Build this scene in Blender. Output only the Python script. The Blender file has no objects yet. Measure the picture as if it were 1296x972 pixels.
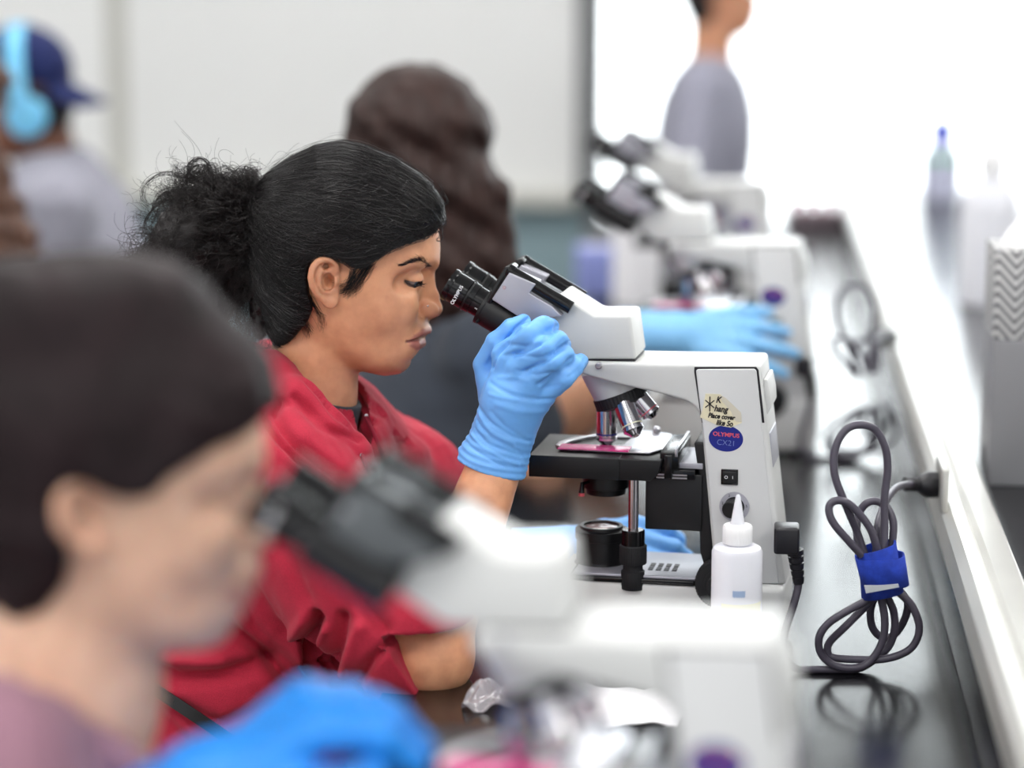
import bpy, bmesh, math, random
import numpy as np
from mathutils import Vector, Matrix, Euler
R = math.radians
random.seed(7); rng = np.random.default_rng(7)
sc = bpy.context.scene
COL = sc.collection
# ------------------------------------------------------------------ camera
F_PX = 3060.0
PITCH = math.atan(546 / F_PX)
YAW = math.atan(327 / F_PX * math.cos(PITCH))
CAM = Vector((0, 0, 1.602))
fw = Vector((-math.sin(YAW) * math.cos(PITCH), math.cos(YAW) * math.cos(PITCH), -math.sin(PITCH)))
rt = Vector((math.cos(YAW), math.sin(YAW), 0))
up = rt.cross(fw)
cd = bpy.data.cameras.new('camera'); cam = bpy.data.objects.new('camera', cd); COL.objects.link(cam)
cam.location = CAM; cam.rotation_euler = (math.pi / 2 - PITCH, 0, YAW)
cd.lens = 85; cd.sensor_width = 36; cd.clip_start = .05
cd.dof.use_dof = True; cd.dof.focus_distance = 2.40; cd.dof.aperture_fstop = 1.8; cd.dof.aperture_blades = 9
sc.camera = cam
def ray(px, py): return fw * F_PX + rt * (px - 648) - up * (py - 486)
def at(px, py, Y):
    d = ray(px, py); return CAM + d * (Y / d.y)
def atz(px, py, z):
    d = ray(px, py); return CAM + d * ((z - CAM.z) / d.z)
sc.view_settings.view_transform = 'Standard'; sc.view_settings.look = 'None'
sc.view_settings.gamma = 1; sc.view_settings.use_curve_mapping = False
sc.view_settings.exposure = 0.5
# ------------------------------------------------------------------ materials
def srgb(r, g, b):
    f = lambda c: c / 12.92 if c <= .04045 else ((c + .055) / 1.055) ** 2.4
    return (f(r / 255), f(g / 255), f(b / 255), 1)
def mat(name, col, rough=.5, metal=0, bump=0, bscale=200, var=0, vscale=8, spec=.5, coat=0, sss=0, trans=0, ior=1.45, attr=None, sheen=0, alpha=1, sssr=(1, .35, .2), detail=3, vcol=None):
    m = bpy.data.materials.new(name); m.use_nodes = True
    nt = m.node_tree; b = nt.nodes['Principled BSDF']
    col = srgb(*col) if max(col) > 1.01 else (*col[:3], 1)
    b.inputs['Base Color'].default_value = col
    b.inputs['Roughness'].default_value = rough; b.inputs['Metallic'].default_value = metal
    b.inputs['Specular IOR Level'].default_value = spec
    b.inputs['Coat Weight'].default_value = coat; b.inputs['IOR'].default_value = ior
    b.inputs['Transmission Weight'].default_value = trans
    b.inputs['Alpha'].default_value = alpha
    if sheen: b.inputs['Sheen Weight'].default_value = sheen; b.inputs['Sheen Roughness'].default_value = .5
    if sss:
        b.inputs['Subsurface Weight'].default_value = sss; b.inputs['Subsurface Radius'].default_value = sssr
        b.inputs['Subsurface Scale'].default_value = .006
    tc = nt.nodes.new('ShaderNodeTexCoord')
    src = None
    if attr:
        a = nt.nodes.new('ShaderNodeVertexColor'); a.layer_name = attr; src = a.outputs['Color']
    if var:
        n = nt.nodes.new('ShaderNodeTexNoise'); n.inputs['Scale'].default_value = vscale; n.inputs['Detail'].default_value = detail
        nt.links.new(tc.outputs['Object'], n.inputs['Vector'])
        mx = nt.nodes.new('ShaderNodeMix'); mx.data_type = 'RGBA'
        if src: nt.links.new(src, mx.inputs[6])
        else: mx.inputs[6].default_value = col
        v2 = srgb(*vcol) if vcol else tuple(c * (1 - var) for c in col[:3]) + (1,)
        if src:
            mul = nt.nodes.new('ShaderNodeMix'); mul.data_type = 'RGBA'; mul.blend_type = 'MULTIPLY'; mul.inputs[0].default_value = 1
            nt.links.new(src, mul.inputs[6]); mul.inputs[7].default_value = (1 - var, 1 - var * 1.3, 1 - var * 1.4, 1)
            nt.links.new(mul.outputs[2], mx.inputs[7])
        else: mx.inputs[7].default_value = v2
        mr = nt.nodes.new('ShaderNodeMapRange'); mr.inputs[1].default_value = .35; mr.inputs[2].default_value = .65
        nt.links.new(n.outputs['Fac'], mr.inputs[0]); nt.links.new(mr.outputs[0], mx.inputs[0])
        src = mx.outputs[2]
    if src: nt.links.new(src, b.inputs['Base Color'])
    if bump:
        n2 = nt.nodes.new('ShaderNodeTexNoise'); n2.inputs['Scale'].default_value = bscale; n2.inputs['Detail'].default_value = 4
        nt.links.new(tc.outputs['Object'], n2.inputs['Vector'])
        bp = nt.nodes.new('ShaderNodeBump'); bp.inputs['Strength'].default_value = bump; bp.inputs['Distance'].default_value = .001
        nt.links.new(n2.outputs['Fac'], bp.inputs['Height']); nt.links.new(bp.outputs[0], b.inputs['Normal'])
    return m
def emit(name, col, s):
    m = bpy.data.materials.new(name); m.use_nodes = True; nt = m.node_tree; nt.nodes.clear()
    e = nt.nodes.new('ShaderNodeEmission'); e.inputs[0].default_value = (*col, 1); e.inputs[1].default_value = s
    o = nt.nodes.new('ShaderNodeOutputMaterial'); nt.links.new(e.outputs[0], o.inputs[0]); return m
M = {}
M['white'] = mat('scope_white', (210, 211, 210), .38, bump=.05, bscale=900, var=.04, vscale=20)
M['white2'] = mat('scope_panel_white', (205, 206, 207), .42, bump=.05, bscale=900)
M['black'] = mat('scope_black', (16, 16, 19), .42, bump=.05, bscale=900, var=.3, vscale=30)
M['blackgloss'] = mat('gloss_black', (12, 12, 14), .18)
M['grey'] = mat('anodised_grey', (168, 168, 178), .36, metal=.35)
M['chrome'] = mat('chrome', (205, 203, 208), .14, metal=1)
M['satin'] = mat('satin_metal', (190, 190, 196), .3, metal=.9)
M['rubber'] = mat('black_rubber', (26, 26, 29), .6, bump=.1)
M['blue'] = mat('sticker_blue', (24, 36, 128), .35)
M['red'] = mat('sticker_red', (215, 88, 100), .4)
M['pale'] = mat('sticker_pale', (120, 135, 190), .4)
M['ink'] = mat('ink_black', (20, 16, 24), .5)
M['tape'] = mat('masking_tape', (228, 220, 190), .6, var=.12, vscale=60)
M['tape2'] = mat('clear_tape', (206, 200, 184), .35)
M['pink'] = mat('stained_slide', (250, 90, 165), .25, var=.2, vscale=60, vcol=(226, 60, 140))
M['glass'] = mat('glass', (240, 245, 245), .05, trans=.9)
M['lens'] = mat('lens_glass', (150, 120, 120), .06, spec=1)
M['bench'] = mat('black_epoxy', (17, 17, 20), .20, bump=.08, bscale=700, var=.3, vscale=14, spec=.85)
M['alu'] = mat('aluminium', (206, 205, 200), .34, metal=.55, var=.08, vscale=6)
M['plastic'] = mat('bottle_plastic', (228, 229, 236), .35, sss=.6, sssr=(1, 1, 1))
M['cap'] = mat('white_cap', (248, 248, 250), .4, sss=.3, sssr=(1, 1, 1))
M['label'] = mat('yellow_label', (238, 236, 205), .5)
M['bluemark'] = mat('blue_mark', (160, 182, 214), .5)
M['velcro'] = mat('blue_strap', (30, 62, 175), .85, bump=.6, bscale=1800, var=.3, vscale=120)
M['velgrey'] = mat('grey_tab', (196, 200, 206), .7, bump=.5, bscale=1500)
M['cord'] = mat('grey_cord', (74, 70, 82), .36)
M['plug'] = mat('plug_black', (32, 31, 36), .35)
M['wall'] = mat('painted_wall', (222, 223, 222), .6)
M['wallteal'] = mat('teal_wall', (142, 166, 173), .6, var=.06, vscale=2)
M['board'] = mat('whiteboard', (246, 247, 246), .3)
M['frame'] = mat('grey_frame', (120, 122, 124), .5)
M['ledge'] = mat('board_tray', (205, 205, 198), .5)
M['floor'] = mat('floor_tile', (150, 150, 152), .4, var=.1, vscale=3)
M['ceil'] = mat('ceiling_tile', (225, 225, 225), .8)
M['cabinet'] = mat('bench_cabinet', (140, 130, 115), .5)
M['paper'] = mat('white_paper', (245, 244, 248), .7)
# ------------------------------------------------------------------ mesh helpers
def link(o, parent=None):
    COL.objects.link(o)
    if parent is not None: o.parent = parent
    return o
def fin(bm, name, m, parent=None, smooth=True, loc=None, rot=None, sharp=35):
    me = bpy.data.meshes.new(name)
    bmesh.ops.recalc_face_normals(bm, faces=bm.faces)
    if smooth:
        for f in bm.faces: f.smooth = True
        for e in bm.edges:
            if len(e.link_faces) == 2 and e.calc_face_angle(0) > R(sharp): e.smooth = False
    bm.to_mesh(me); bm.free()
    for mm in (m if isinstance(m, (list, tuple)) else [m]): me.materials.append(mm)
    o = bpy.data.objects.new(name, me); link(o, parent)
    if loc is not None: o.location = loc
    if rot is not None: o.rotation_euler = rot
    return o
def a_box(bm, x0, x1, y0, y1, z0, z1, bev=0, seg=3, mi=0, mtx=None):
    b = bmesh.new(); bmesh.ops.create_cube(b, size=1)
    for v in b.verts: v.co = Vector(((x0 + x1) / 2 + v.co.x * (x1 - x0), (y0 + y1) / 2 + v.co.y * (y1 - y0), (z0 + z1) / 2 + v.co.z * (z1 - z0)))
    if bev: bmesh.ops.bevel(b, geom=b.edges[:], offset=bev, segments=seg, affect='EDGES', profile=.5)
    merge(bm, b, mi, mtx)
def merge(bm, b, mi=0, mtx=None):
    if mtx is not None: bmesh.ops.transform(b, matrix=mtx, verts=b.verts)
    for f in b.faces: f.material_index = mi
    me = bpy.data.meshes.new('t'); b.to_mesh(me); b.free(); bm.from_mesh(me); bpy.data.meshes.remove(me)
def a_prism(bm, pts, y0, y1, bev=0, seg=3, mi=0, mtx=None):
    """pts: (x,z) outline extruded along y"""
    b = bmesh.new()
    lo = [b.verts.new((x, y0, z)) for x, z in pts]; hi = [b.verts.new((x, y1, z)) for x, z in pts]
    n = len(pts); b.faces.new(lo); b.faces.new(hi[::-1])
    for i in range(n): b.faces.new((lo[i], hi[i], hi[(i + 1) % n], lo[(i + 1) % n]))
    bmesh.ops.recalc_face_normals(b, faces=b.faces)
    if bev: bmesh.ops.bevel(b, geom=b.edges[:], offset=bev, segments=seg, affect='EDGES', profile=.5, clamp_overlap=True)
    merge(bm, b, mi, mtx)
def a_lathe(bm, prof, o=(0, 0, 0), d=(0, 0, 1), n=40, mi=0, ridges=0, rd=0):
    """prof: (s along d, radius)"""
    d = Vector(d).normalized(); o = Vector(o)
    a = d.orthogonal().normalized(); c = d.cross(a)
    b = bmesh.new(); rings = []
    if ridges: n = ridges * 4
    for s, r in prof:
        ring = []
        for k in range(n):
            t = 2 * math.pi * k / n; rr = r
            if ridges and r > 0: rr = r - (rd if (k % 4) in (0, 1) else 0)
            ring.append(b.verts.new(o + d * s + (a * math.cos(t) + c * math.sin(t)) * max(rr, 1e-5)))
        rings.append(ring)
    for i in range(len(rings) - 1):
        for k in range(n): b.faces.new((rings[i][k], rings[i][(k + 1) % n], rings[i + 1][(k + 1) % n], rings[i + 1][k]))
    b.faces.new(rings[0][::-1]); b.faces.new(rings[-1])
    merge(bm, b, mi)
def spline(pts, n=8, closed=False):
    P = [Vector(p) for p in pts]; out = []; m = len(P)
    for i in range(m if closed else m - 1):
        g = (lambda k: P[k % m]) if closed else (lambda k: P[max(0, min(m - 1, k))])
        p0, p1, p2, p3 = g(i - 1), g(i), g(i + 1), g(i + 2)
        for k in range(n):
            t = k / n
            out.append(.5 * ((2 * p1) + (p2 - p0) * t + (2 * p0 - 5 * p1 + 4 * p2 - p3) * t * t + (3 * p1 - p0 - 3 * p2 + p3) * t ** 3))
    if not closed: out.append(P[-1].copy())
    return out
def a_tube(bm, pts, r, n=10, mi=0, closed=False):
    b = bmesh.new(); m = len(pts); rs = r if isinstance(r, (list, tuple)) else [r] * m
    t0 = (pts[1] - pts[0]).normalized(); a = t0.orthogonal().normalized(); rings = []
    for i in range(m):
        t = (pts[(i + 1) % m if closed else min(i + 1, m - 1)] - pts[i - 1 if closed else max(i - 1, 0)])
        if t.length < 1e-9: t = t0
        t = t.normalized(); a = (a - t * a.dot(t)).normalized(); c = t.cross(a)
        rings.append([b.verts.new(pts[i] + (a * math.cos(2 * math.pi * k / n) + c * math.sin(2 * math.pi * k / n)) * rs[i]) for k in range(n)])
    for i in range(m if closed else m - 1):
        r0, r1 = rings[i], rings[(i + 1) % m]
        for k in range(n): b.faces.new((r0[k], r0[(k + 1) % n], r1[(k + 1) % n], r1[k]))
    if not closed: b.faces.new(rings[0][::-1]); b.faces.new(rings[-1])
    merge(bm, b, mi)
def box(name, m, dims, bev=0, parent=None, **k):
    bm = bmesh.new(); a_box(bm, *dims, bev=bev); return fin(bm, name, m, parent, **k)
def prism(name, m, pts, y0, y1, bev=0, parent=None, **k):
    bm = bmesh.new(); a_prism(bm, pts, y0, y1, bev); return fin(bm, name, m, parent, **k)
def lathe(name, m, prof, o=(0, 0, 0), d=(0, 0, 1), parent=None, n=40, ridges=0, rd=0, **k):
    bm = bmesh.new(); a_lathe(bm, prof, o, d, n, ridges=ridges, rd=rd); return fin(bm, name, m, parent, **k)
def tube(name, m, pts, r, parent=None, n=10, closed=False, sub=8):
    bm = bmesh.new(); a_tube(bm, spline(pts, sub, closed), r, n, closed=closed); return fin(bm, name, m, parent)
def tag(o, label=None, cat=None, group=None, kind=None):
    if label: o['label'] = label
    if cat: o['category'] = cat
    if group: o['group'] = group
    if kind: o['kind'] = kind
    return o
def empty(name, loc, rz=0):
    o = bpy.data.objects.new(name, None); o.empty_display_size = .05; COL.objects.link(o); o.location = loc; o.rotation_euler = (0, 0, rz); return o
def text(name, body, size, m, parent, loc, rot, extrude=.0001, shear=0, align='CENTER', bold=0, font_sx=1):
    cu = bpy.data.curves.new(name, 'FONT'); cu.body = body; cu.size = size; cu.extrude = extrude; cu.shear = shear
    cu.align_x = align; cu.align_y = 'CENTER'; cu.offset = bold; cu.materials.append(m)
    tmp = bpy.data.objects.new('t', cu); COL.objects.link(tmp)
    me = bpy.data.meshes.new_from_object(tmp.evaluated_get(bpy.context.evaluated_depsgraph_get())); bpy.data.objects.remove(tmp)
    o = bpy.data.objects.new(name, me); link(o, parent); o.location = loc; o.rotation_euler = rot; o.scale = (font_sx, 1, 1); return o
def copy_tree(o, parent=None):
    c = o.copy(); COL.objects.link(c); c.parent = parent
    for ch in [x for x in bpy.data.objects if x.parent == o]: copy_tree(ch, c)
    return c
BZ = .90   # bench top height
# ------------------------------------------------------------------ room
def struct(o): o['kind'] = 'structure'; return o
YW = 7.0
xb = at(741, 200, YW).x
struct(box('floor', M['floor'], (-5, 3.2, -1.2, YW + .2, -.1, 0)))
zb0 = at(600, 242, YW).z
wl = struct(box('wall_back', M['wallteal'], (-5, xb, YW, YW + .15, 0, 3.0)))
struct(box('wall_back_under_window', M['wall'], (xb, 3.2, YW, YW + .15, 0, .80)))
struct(box('wall_right', M['wall'], (3.2, 3.35, -1.2, YW + .15, 0, 3.0)))
struct(box('wall_left', M['wall'], (-5.15, -5, -1.2, YW + .15, 0, 3.0)))
struct(box('ceiling', M['ceil'], (-5.15, 3.35, -1.2, YW + .15, 3.0, 3.1)))
# big window at the end of the bench
bm = bmesh.new()
for x0, x1 in ((xb, xb + .05), (2.2, 2.25), (3.15, 3.2)): a_box(bm, x0, x1, YW - .02, YW + .06, .80, 3.0, .004)
a_box(bm, xb, 3.2, YW - .04, YW + .06, .78, .83, .004)
wf = struct(fin(bm, 'window_1', M['frame'])); 
struct(box('window_1_glass', M['glass'], (xb + .05, 3.15, YW + .02, YW + .026, .83, 3.0)))
# whiteboard on the wall: two panels
xs = at(152, 100, YW).x
wb = empty('whiteboard', (xs, YW, zb0)); tag(wb, 'long white wall board in two panels behind the students', 'whiteboard')
box('panel', M['board'], (.03, xb - xs - .02, -.03, -.005, .0, 1.9), .004, wb)
box('panel', M['board'], (-2.6, -.03, -.03, -.005, .0, 1.9), .004, wb)
box('divider_strip', M['ledge'], (-.03, .03, -.04, -.004, .0, 1.9), .004, wb)
box('tray', M['ledge'], (-2.6, xb - xs - .02, -.09, -.004, -.035, .01), .006, wb)
box('frame_strip', M['frame'], (xb - xs - .02, xb - xs + .045, -.05, .0, -.04, 1.9), .004, wb)
# ceiling lights
LP = [(x, y) for x in (-2.6, -.6, 1.4) for y in (.4, 2.6, 4.8)]
lm = emit('tube_light', (1, .985, .96), 9.0)
for i, (x, y) in enumerate(LP):
    t = empty('ceiling_light', (x, y, 2.995)); tag(t, 'white recessed ceiling light panel', 'ceiling light', 'ceiling light panels')
    bm = bmesh.new()
    for a in ((-.62, .62, -.33, -.3), (-.62, .62, .3, .33), (-.62, -.59, -.3, .3), (.59, .62, -.3, .3)): a_box(bm, *a, -.03, .0, .003)
    fin(bm, 'frame', M['white'], t); box('diffuser', lm, (-.59, .59, -.3, .3, -.02, -.005), 0, t)
# world: bright overcast daylight, brighter beyond the window
w = bpy.data.worlds.new('world'); sc.world = w; w.use_nodes = True; nt = w.node_tree; bg = nt.nodes['Background']
tc = nt.nodes.new('ShaderNodeTexCoord'); sep = nt.nodes.new('ShaderNodeSeparateXYZ'); nt.links.new(tc.outputs['Generated'], sep.inputs[0])
mr = nt.nodes.new('ShaderNodeMapRange'); mr.inputs[1].default_value = .72; mr.inputs[2].default_value = .97; mr.inputs[3].default_value = .9; mr.inputs[4].default_value = 5.0
nt.links.new(sep.outputs['Y'], mr.inputs[0]); nt.links.new(mr.outputs[0], bg.inputs[1]); bg.inputs[0].default_value = (.96, .98, 1, 1)
# ------------------------------------------------------------------ bench
XR = .197                                            # riser face
XL = at(505, 880, 2.2).x - .02
bn = empty('lab_bench', (0, 3.4, 0)); tag(bn, 'long black laboratory bench under the microscopes', 'lab bench')
box('worktop', M['bench'], (XL, .78, -3.1, 3.1, BZ - .03, BZ), .003, bn)
box('cabinet', M['cabinet'], (XL + .12, .62, -3.0, 3.0, 0.06, BZ - .03), .004, bn)
box('plinth', M['rubber'], (XL + .2, .58, -3.0, 3.0, 0.0, .06), 0, bn)
ZS = .985
bn2 = empty('raised_shelf', (0, 3.4, 0)); tag(bn2, 'raised black shelf with aluminium rail along the back of the bench', 'shelf')
box('riser', M['bench'], (XR, .78, -3.1, 3.1, BZ - .03 + .0301, ZS), .002, bn2)
# aluminium raceway rail on the riser
xr0 = XR; zr0 = ZS; zr1 = 1.017
pr = [(xr0 - .003, zr0 - .012), (xr0 - .003, zr1 - .008), (xr0 + .006, zr1), (xr0 + .018, zr1 + .001), (xr0 + .022, zr1 - .003), (xr0 + .028, zr1 + .001), (xr0 + .05, zr1 + .001), (xr0 + .054, zr1 - .004), (xr0 + .054, zr0), (xr0, zr0 - .0005), (xr0, zr0 - .012)]
bm = bmesh.new(); a_prism(bm, pr, -3.1, 3.1); fin(bm, 'rail', M['alu'], bn2, sharp=20)
# ------------------------------------------------------------------ microscope (modelled from the in-focus one)
Y2 = 2.42; RZ = -R(5.5)
O2 = at(850, 825, Y2); O2 = Vector((O2.x, Y2, BZ))
ex = Vector((math.cos(RZ), math.sin(RZ), 0)); ey = Vector((-math.sin(RZ), math.cos(RZ), 0))
def S(px, py, yl=0):
    d = ray(px, py); p0 = O2 + ey * yl
    p = CAM + d * ((p0 - CAM).dot(ey) / d.dot(ey)); q = p - O2
    return (q.dot(ex), q.z)
def SV(px, py, yl=0): x, z = S(px, py, yl); return Vector((x, yl, z))
def SP(pts, yl): return [S(a, b, yl) for a, b in pts]
mic = empty('microscope', O2, RZ)
W = .040
x0 = S(714, 733, -.052)[0]; x1 = S(993, 740, -.05)[0]; zd = S(800, 734, -.052)[1]
bm = bmesh.new(); a_box(bm, x0 - .012, x1, -.052, .052, .006, zd, .007)
fin(bm, 'base', M['white'], mic)
for a in (x0 + .01, x1 - .03):
    for b in (-.035, .035): lathe('rubber_foot', M['rubber'], [(0, .010), (.008, .010)], (a, b, 0), parent=mic)
box('deck_gasket', M['blackgloss'], (x0 + .004, x1 - .09, -.0535, .0535, zd - .0035, zd + .002), .0015, mic)
xdk = S(888, 720, -.03)[0]
box('deck', M['grey'], (x0 + .008, xdk, -.050, .050, zd + .0015, zd + .005), .0015, mic)
bm = bmesh.new()
for i in range(4):
    for j in range(2):
        xx = S(826 + i * 10, 715, -.01)[0]; a_box(bm, xx - .0025, xx + .0025, -.028 + j * .016, -.016 + j * .016, zd + .0046, zd + .0056)
fin(bm, 'vent_slots', M['ink'], mic)
# body casting: limb + pillar
limb = SP([(732, 458), (962, 462), (969, 520), (987, 690), (995, 740), (900, 740), (902, 700), (893, 600), (887, 530), (881, 516), (868, 507), (830, 497), (779, 486), (733, 473)], -W)
prism('body_arm', M['white'], limb, -W, W, .0035, mic)
gap = SP([(879.5, 464), (958.5, 463.5), (960.5, 466), (965, 524), (963, 530), (957, 470), (881, 468)], -W)
panel_o = SP([(879, 464.3), (957, 464.3), (960, 468), (966, 520), (967.5, 535), (964, 535), (888, 535), (883, 500), (878.5, 470)], -W)
prism('panel_gap', M['ink'], panel_o, -W - .0004, -W + .004, 0, mic)
panel = SP([(881, 469), (883, 467), (955, 466.5), (957.5, 469), (963, 520), (980, 690), (986, 738), (908, 738), (905, 700), (896, 600), (889, 535), (885, 505)], -W)
prism('side_panel', M['white2'], panel, -W - .0016, -W + .004, .0012, mic)
YP = -W - .0017
# black strip in front of pillar (focus guide)
prism('focus_guide', M['black'], SP([(878, 560), (893, 560), (907, 735), (897, 735), (886, 700), (884, 600)], -.034), -.034, .034, .002, mic)
# head housing
hs = SP([(708, 371), (752, 399), (798, 399), (805.5, 455), (712, 455), (672, 428), (686, 405)], -.034)
o = prism('head_housing', M['white'], hs, -.034, .034, .0035, mic)
box('head_mount_ring', M['ink'], (S(742, 455, -.03)[0], S(804, 455, -.03)[0], -.032, .032, S(800, 459, -.03)[1], S(800, 454, -.03)[1]), .001, mic)
lathe('lock_screw', M['satin'], [(0, .0035), (.005, .0035), (.006, .0025)], SV(758.5, 462, -W + .002), (0, -1, 0), mic, 16)
# binocular
A30 = R(29.5); u = Vector((math.cos(A30), 0, -math.sin(A30))); v = Vector((math.sin(A30), 0, math.cos(A30)))
for s in (-1, 1):
    c0 = SV(568, 359, -.031); c0.y = s * .031
    pf = [(.0, .0135), (.0, .0172), (.003, .0174), (.0055, .0170), (.006, .0162), (.022, .0162), (.0225, .0152), (.0245, .0152), (.025, .0160), (.031, .0158), (.0315, .0150), (.044, .0150)]
    ep = lathe('eyepiece', M['blackgloss'], [(a, b) for a, b in pf], c0, u, mic, 48)
    lathe('eye_lens', M['lens'], [(0, .0110), (.002, .012)], c0 - u * .0006, u, ep)
    lathe('ring', M['black'], [(0, .0166), (.0015, .0166)], c0 + u * .0235, u, ep)
    if s < 0:
        mm = Matrix(((u.x, 0, 0), (0, 0, 0), (u.z, 0, 0)))
        # lettering runs across the barrel
        t = text('lettering', 'OLYMPUS', .0050, M['paper'], ep, c0 + u * .0150 + Vector((0, -.0164, 0)) - v * .002, (math.pi / 2, -(math.pi / 2 - A30) , 0), bold=.00005)
        text('lettering', '2', .0035, M['paper'], ep, c0 + u * .0385 + Vector((0, -.0153, 0)) - v * .004, (math.pi / 2, -(math.pi / 2 - A30), 0))
def C3(a, b): return (550 + a / 7.476, 325 + b / 7.476)
for s in (-1, 1):
    yl = -.049
    pts = [S(*C3(a, b), yl) for a, b in ((540, 405), (705, 150), (955, 262), (895, 345), (1110, 470), (1200, 560), (1005, 604), (890, 604), (780, 560))]
    tw = empty('x', (0, 0, 0)); bpy.data.objects.remove(tw)
    ys = (-.049, -.012) if s < 0 else (.012, .049)
    wing = prism('tube_wing', M['grey'], pts, *ys, .0012, mic)
    c0 = SV(568, 359, -.031); c0.y = s * .031
    prof = [(.041, .017), (.041, .0185), (.044, .0185), (.0445, .0178), (.100, .0178)]
    lathe('tube_barrel', M['black'], prof, c0 - v * .0022, u, mic, 48)
    bm = bmesh.new()
    a_lathe(bm, [(0, .0062), (.001, .0072), (.006, .0072), (.0065, .0066), (.075, .0066)], SV(*C3(690, 122), -.04) + Vector((0, (s + 1) * .038, 0)), u)
    fin(bm, 'tube_roll', M['blackgloss'], mic)
    # dark collar plate across the wing's front
    pts = [S(*C3(a, b), yl) for a, b in ((378, 625), (400, 640), (420, 610), (715, 165), (735, 122), (700, 92), (655, 100), (640, 130), (600, 190))]
    prism('collar_plate', M['blackgloss'], pts, ys[0] + .003, ys[1] - .001, .0012, mic)
    if s < 0:
        lathe('screw', M['chrome'], [(0, .0022), (.001, .0020)], SV(*C3(660, 290), -.0488), (0, -1, 0), mic, 16)
lathe('hinge', M['black'], [(0, .024), (.05, .024)], (S(640, 372, 0)[0], 0, S(640, 372, 0)[1]), u, mic)
# nosepiece
TA = R(21); ta = Vector((math.sin(TA), 0, -math.cos(TA)))
pc = SV(785, 502, 0)
lathe('nosepiece_neck', M['white2'], [(-.034, .030), (-.006, .0262), (-.004, .0258)], pc, ta, mic)
lathe('nosepiece_turret', M['rubber'], [(-.0055, .025), (-.005, .0275), (.006, .0275), (.0065, .025), (.009, .020)], pc, ta, mic, ridges=44, rd=.0005)
side = Vector((0, -1, 0)); inner = (Vector((-1, 0, 0)) - ta * Vector((-1, 0, 0)).dot(ta)).normalized()
specs = [(-4, .040, .0108, M['blue']), (104, .036, .0108, M['label']), (172, .026, .0102, M['red']), (270, .030, .0104, M['label'])]
for az, L, r, bandm in specs:
    rad = inner * math.cos(R(az)) + side * math.sin(R(az))
    d = (ta * math.cos(TA) + rad * math.sin(TA)).normalized()
    b0 = pc + ta * .006 + rad * .0175
    ob = lathe('objective', M['chrome'], [(-.002, r * .8), (0, r * .8), (.0, r), (L * .72, r), (L * .73, r * .92), (L * .76, r * .92), (L * .77, r), (L * .83, r), (L * .95, r * .55), (L, r * .45), (L, r * .2)], b0, d, mic, 36)
    lathe('colour_ring', bandm, [(0, r * 1.01), (.0012, r * 1.01)], b0 + d * L * .66, d, ob, 36)
    lathe('front_lens', M['lens'], [(0, r * .3), (.001, r * .25)], b0 + d * (L - .0003), d, ob, 20)
# stage
sx0 = S(669, 577, -.056)[0]; sx1 = S(832, 577, -.056)[0]; sz1 = S(700, 577, -.056)[1]; sz0 = S(700, 604.5, -.056)[1]
sxm = S(784, 577, -.056)[0]
bm = bmesh.new(); a_box(bm, sx0, sxm, -.056, .056, sz0, sz1, .0012)
a_prism(bm, [(sxm - .004, sz0), (sx1 - .006, sz0), (sx1 + .001, sz0 + .008), (sx1 + .004, sz1 - .0006), (sxm - .004, sz1 - .0006)], -.0545, .056, .001)
fin(bm, 'stage', M['black'], mic)
# mechanical stage: clip holder
def flat(name, m, pts, z0, z1, parent, bev=0):
    """pts (x,y) outline extruded in z"""
    bm = bmesh.new(); a_prism(bm, [(x, y) for x, y in pts], z0, z1, bev, mtx=Matrix(((1, 0, 0, 0), (0, 0, 1, 0), (0, 1, 0, 0), (0, 0, 0, 1))))
    return fin(bm, name, m, parent)
def D(px, py, z):
    d = (CAM + ray(px, py) * ((O2.z + z - CAM.z) / ray(px, py).z)) - O2; return (d.dot(ex), d.dot(ey))
zt = sz1 + .0022
hold = [D(a, b, zt) for a, b in ((738, 569), (822, 573), (846, 566), (851, 556), (850, 549), (830, 545), (800, 544), (768, 552), (800, 553), (790, 562), (740, 566))]
flat('slide_holder', M['satin'], hold, sz1 + .0005, zt, mic, .0004)
arc = [D(a, b, zt) for a, b in ((703, 564), (707, 560), (722, 555), (748, 551), (765, 549), (765, 551), (742, 554), (722, 559), (708, 565))]
flat('slide_clip', M['satin'], arc, sz1 + .0005, zt + .001, mic, .0004)
lathe('clip_knob', M['satin'], [(0, .004), (.004, .004), (.006, .0025)], (*D(831, 547, zt), zt), (0, 0, 1), mic, 20)
mbx = D(843, 575, sz1)
bm = bmesh.new(); a_box(bm, sx1 + .001, sx1 + .020, -.045, .05, sz1 - .012, sz1 + .006, .001)
a_box(bm, sx1 + .006, sx1 + .014, -.05, -.03, sz1 - .02, sz1 + .004, .001)
fin(bm, 'stage_carriage', M['blackgloss'], mic)
box('stage_rack', M['satin'], (sx1 + .016, sx1 + .019, -.046, .05, sz1 + .002, sz1 + .010), .0005, mic)
gx1 = S(889, 587, -.04)[0]
box('stage_bracket', M['grey'], (sx1 + .018, gx1, -.036, .045, sz1 - .012, sz1 - .006), .001, mic)
bm = bmesh.new(); a_box(bm, sx1 - .012, S(880, 600, -.038)[0], -.040, .042, sz1 - .0225, sz1 - .0125, .001)
fin(bm, 'stage_slide_bar', M['blackgloss'], mic)
box('guide_rail', M['satin'], (sx1 - .003, sx1 + .028, -.0412, -.039, sz1 - .0185, sz1 - .017), 0, mic)
box('guide_rail', M['satin'], (sx1 - .003, sx1 + .028, -.0412, -.039, sz1 - .0215, sz1 - .020), 0, mic)
fx0, fz1 = S(817, 598, -.036); fx1, fz0 = S(888, 673, -.036)
box('focus_block', M['black'], (fx0, fx1, -.036, .036, fz0, fz1), .0015, mic)
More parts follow.
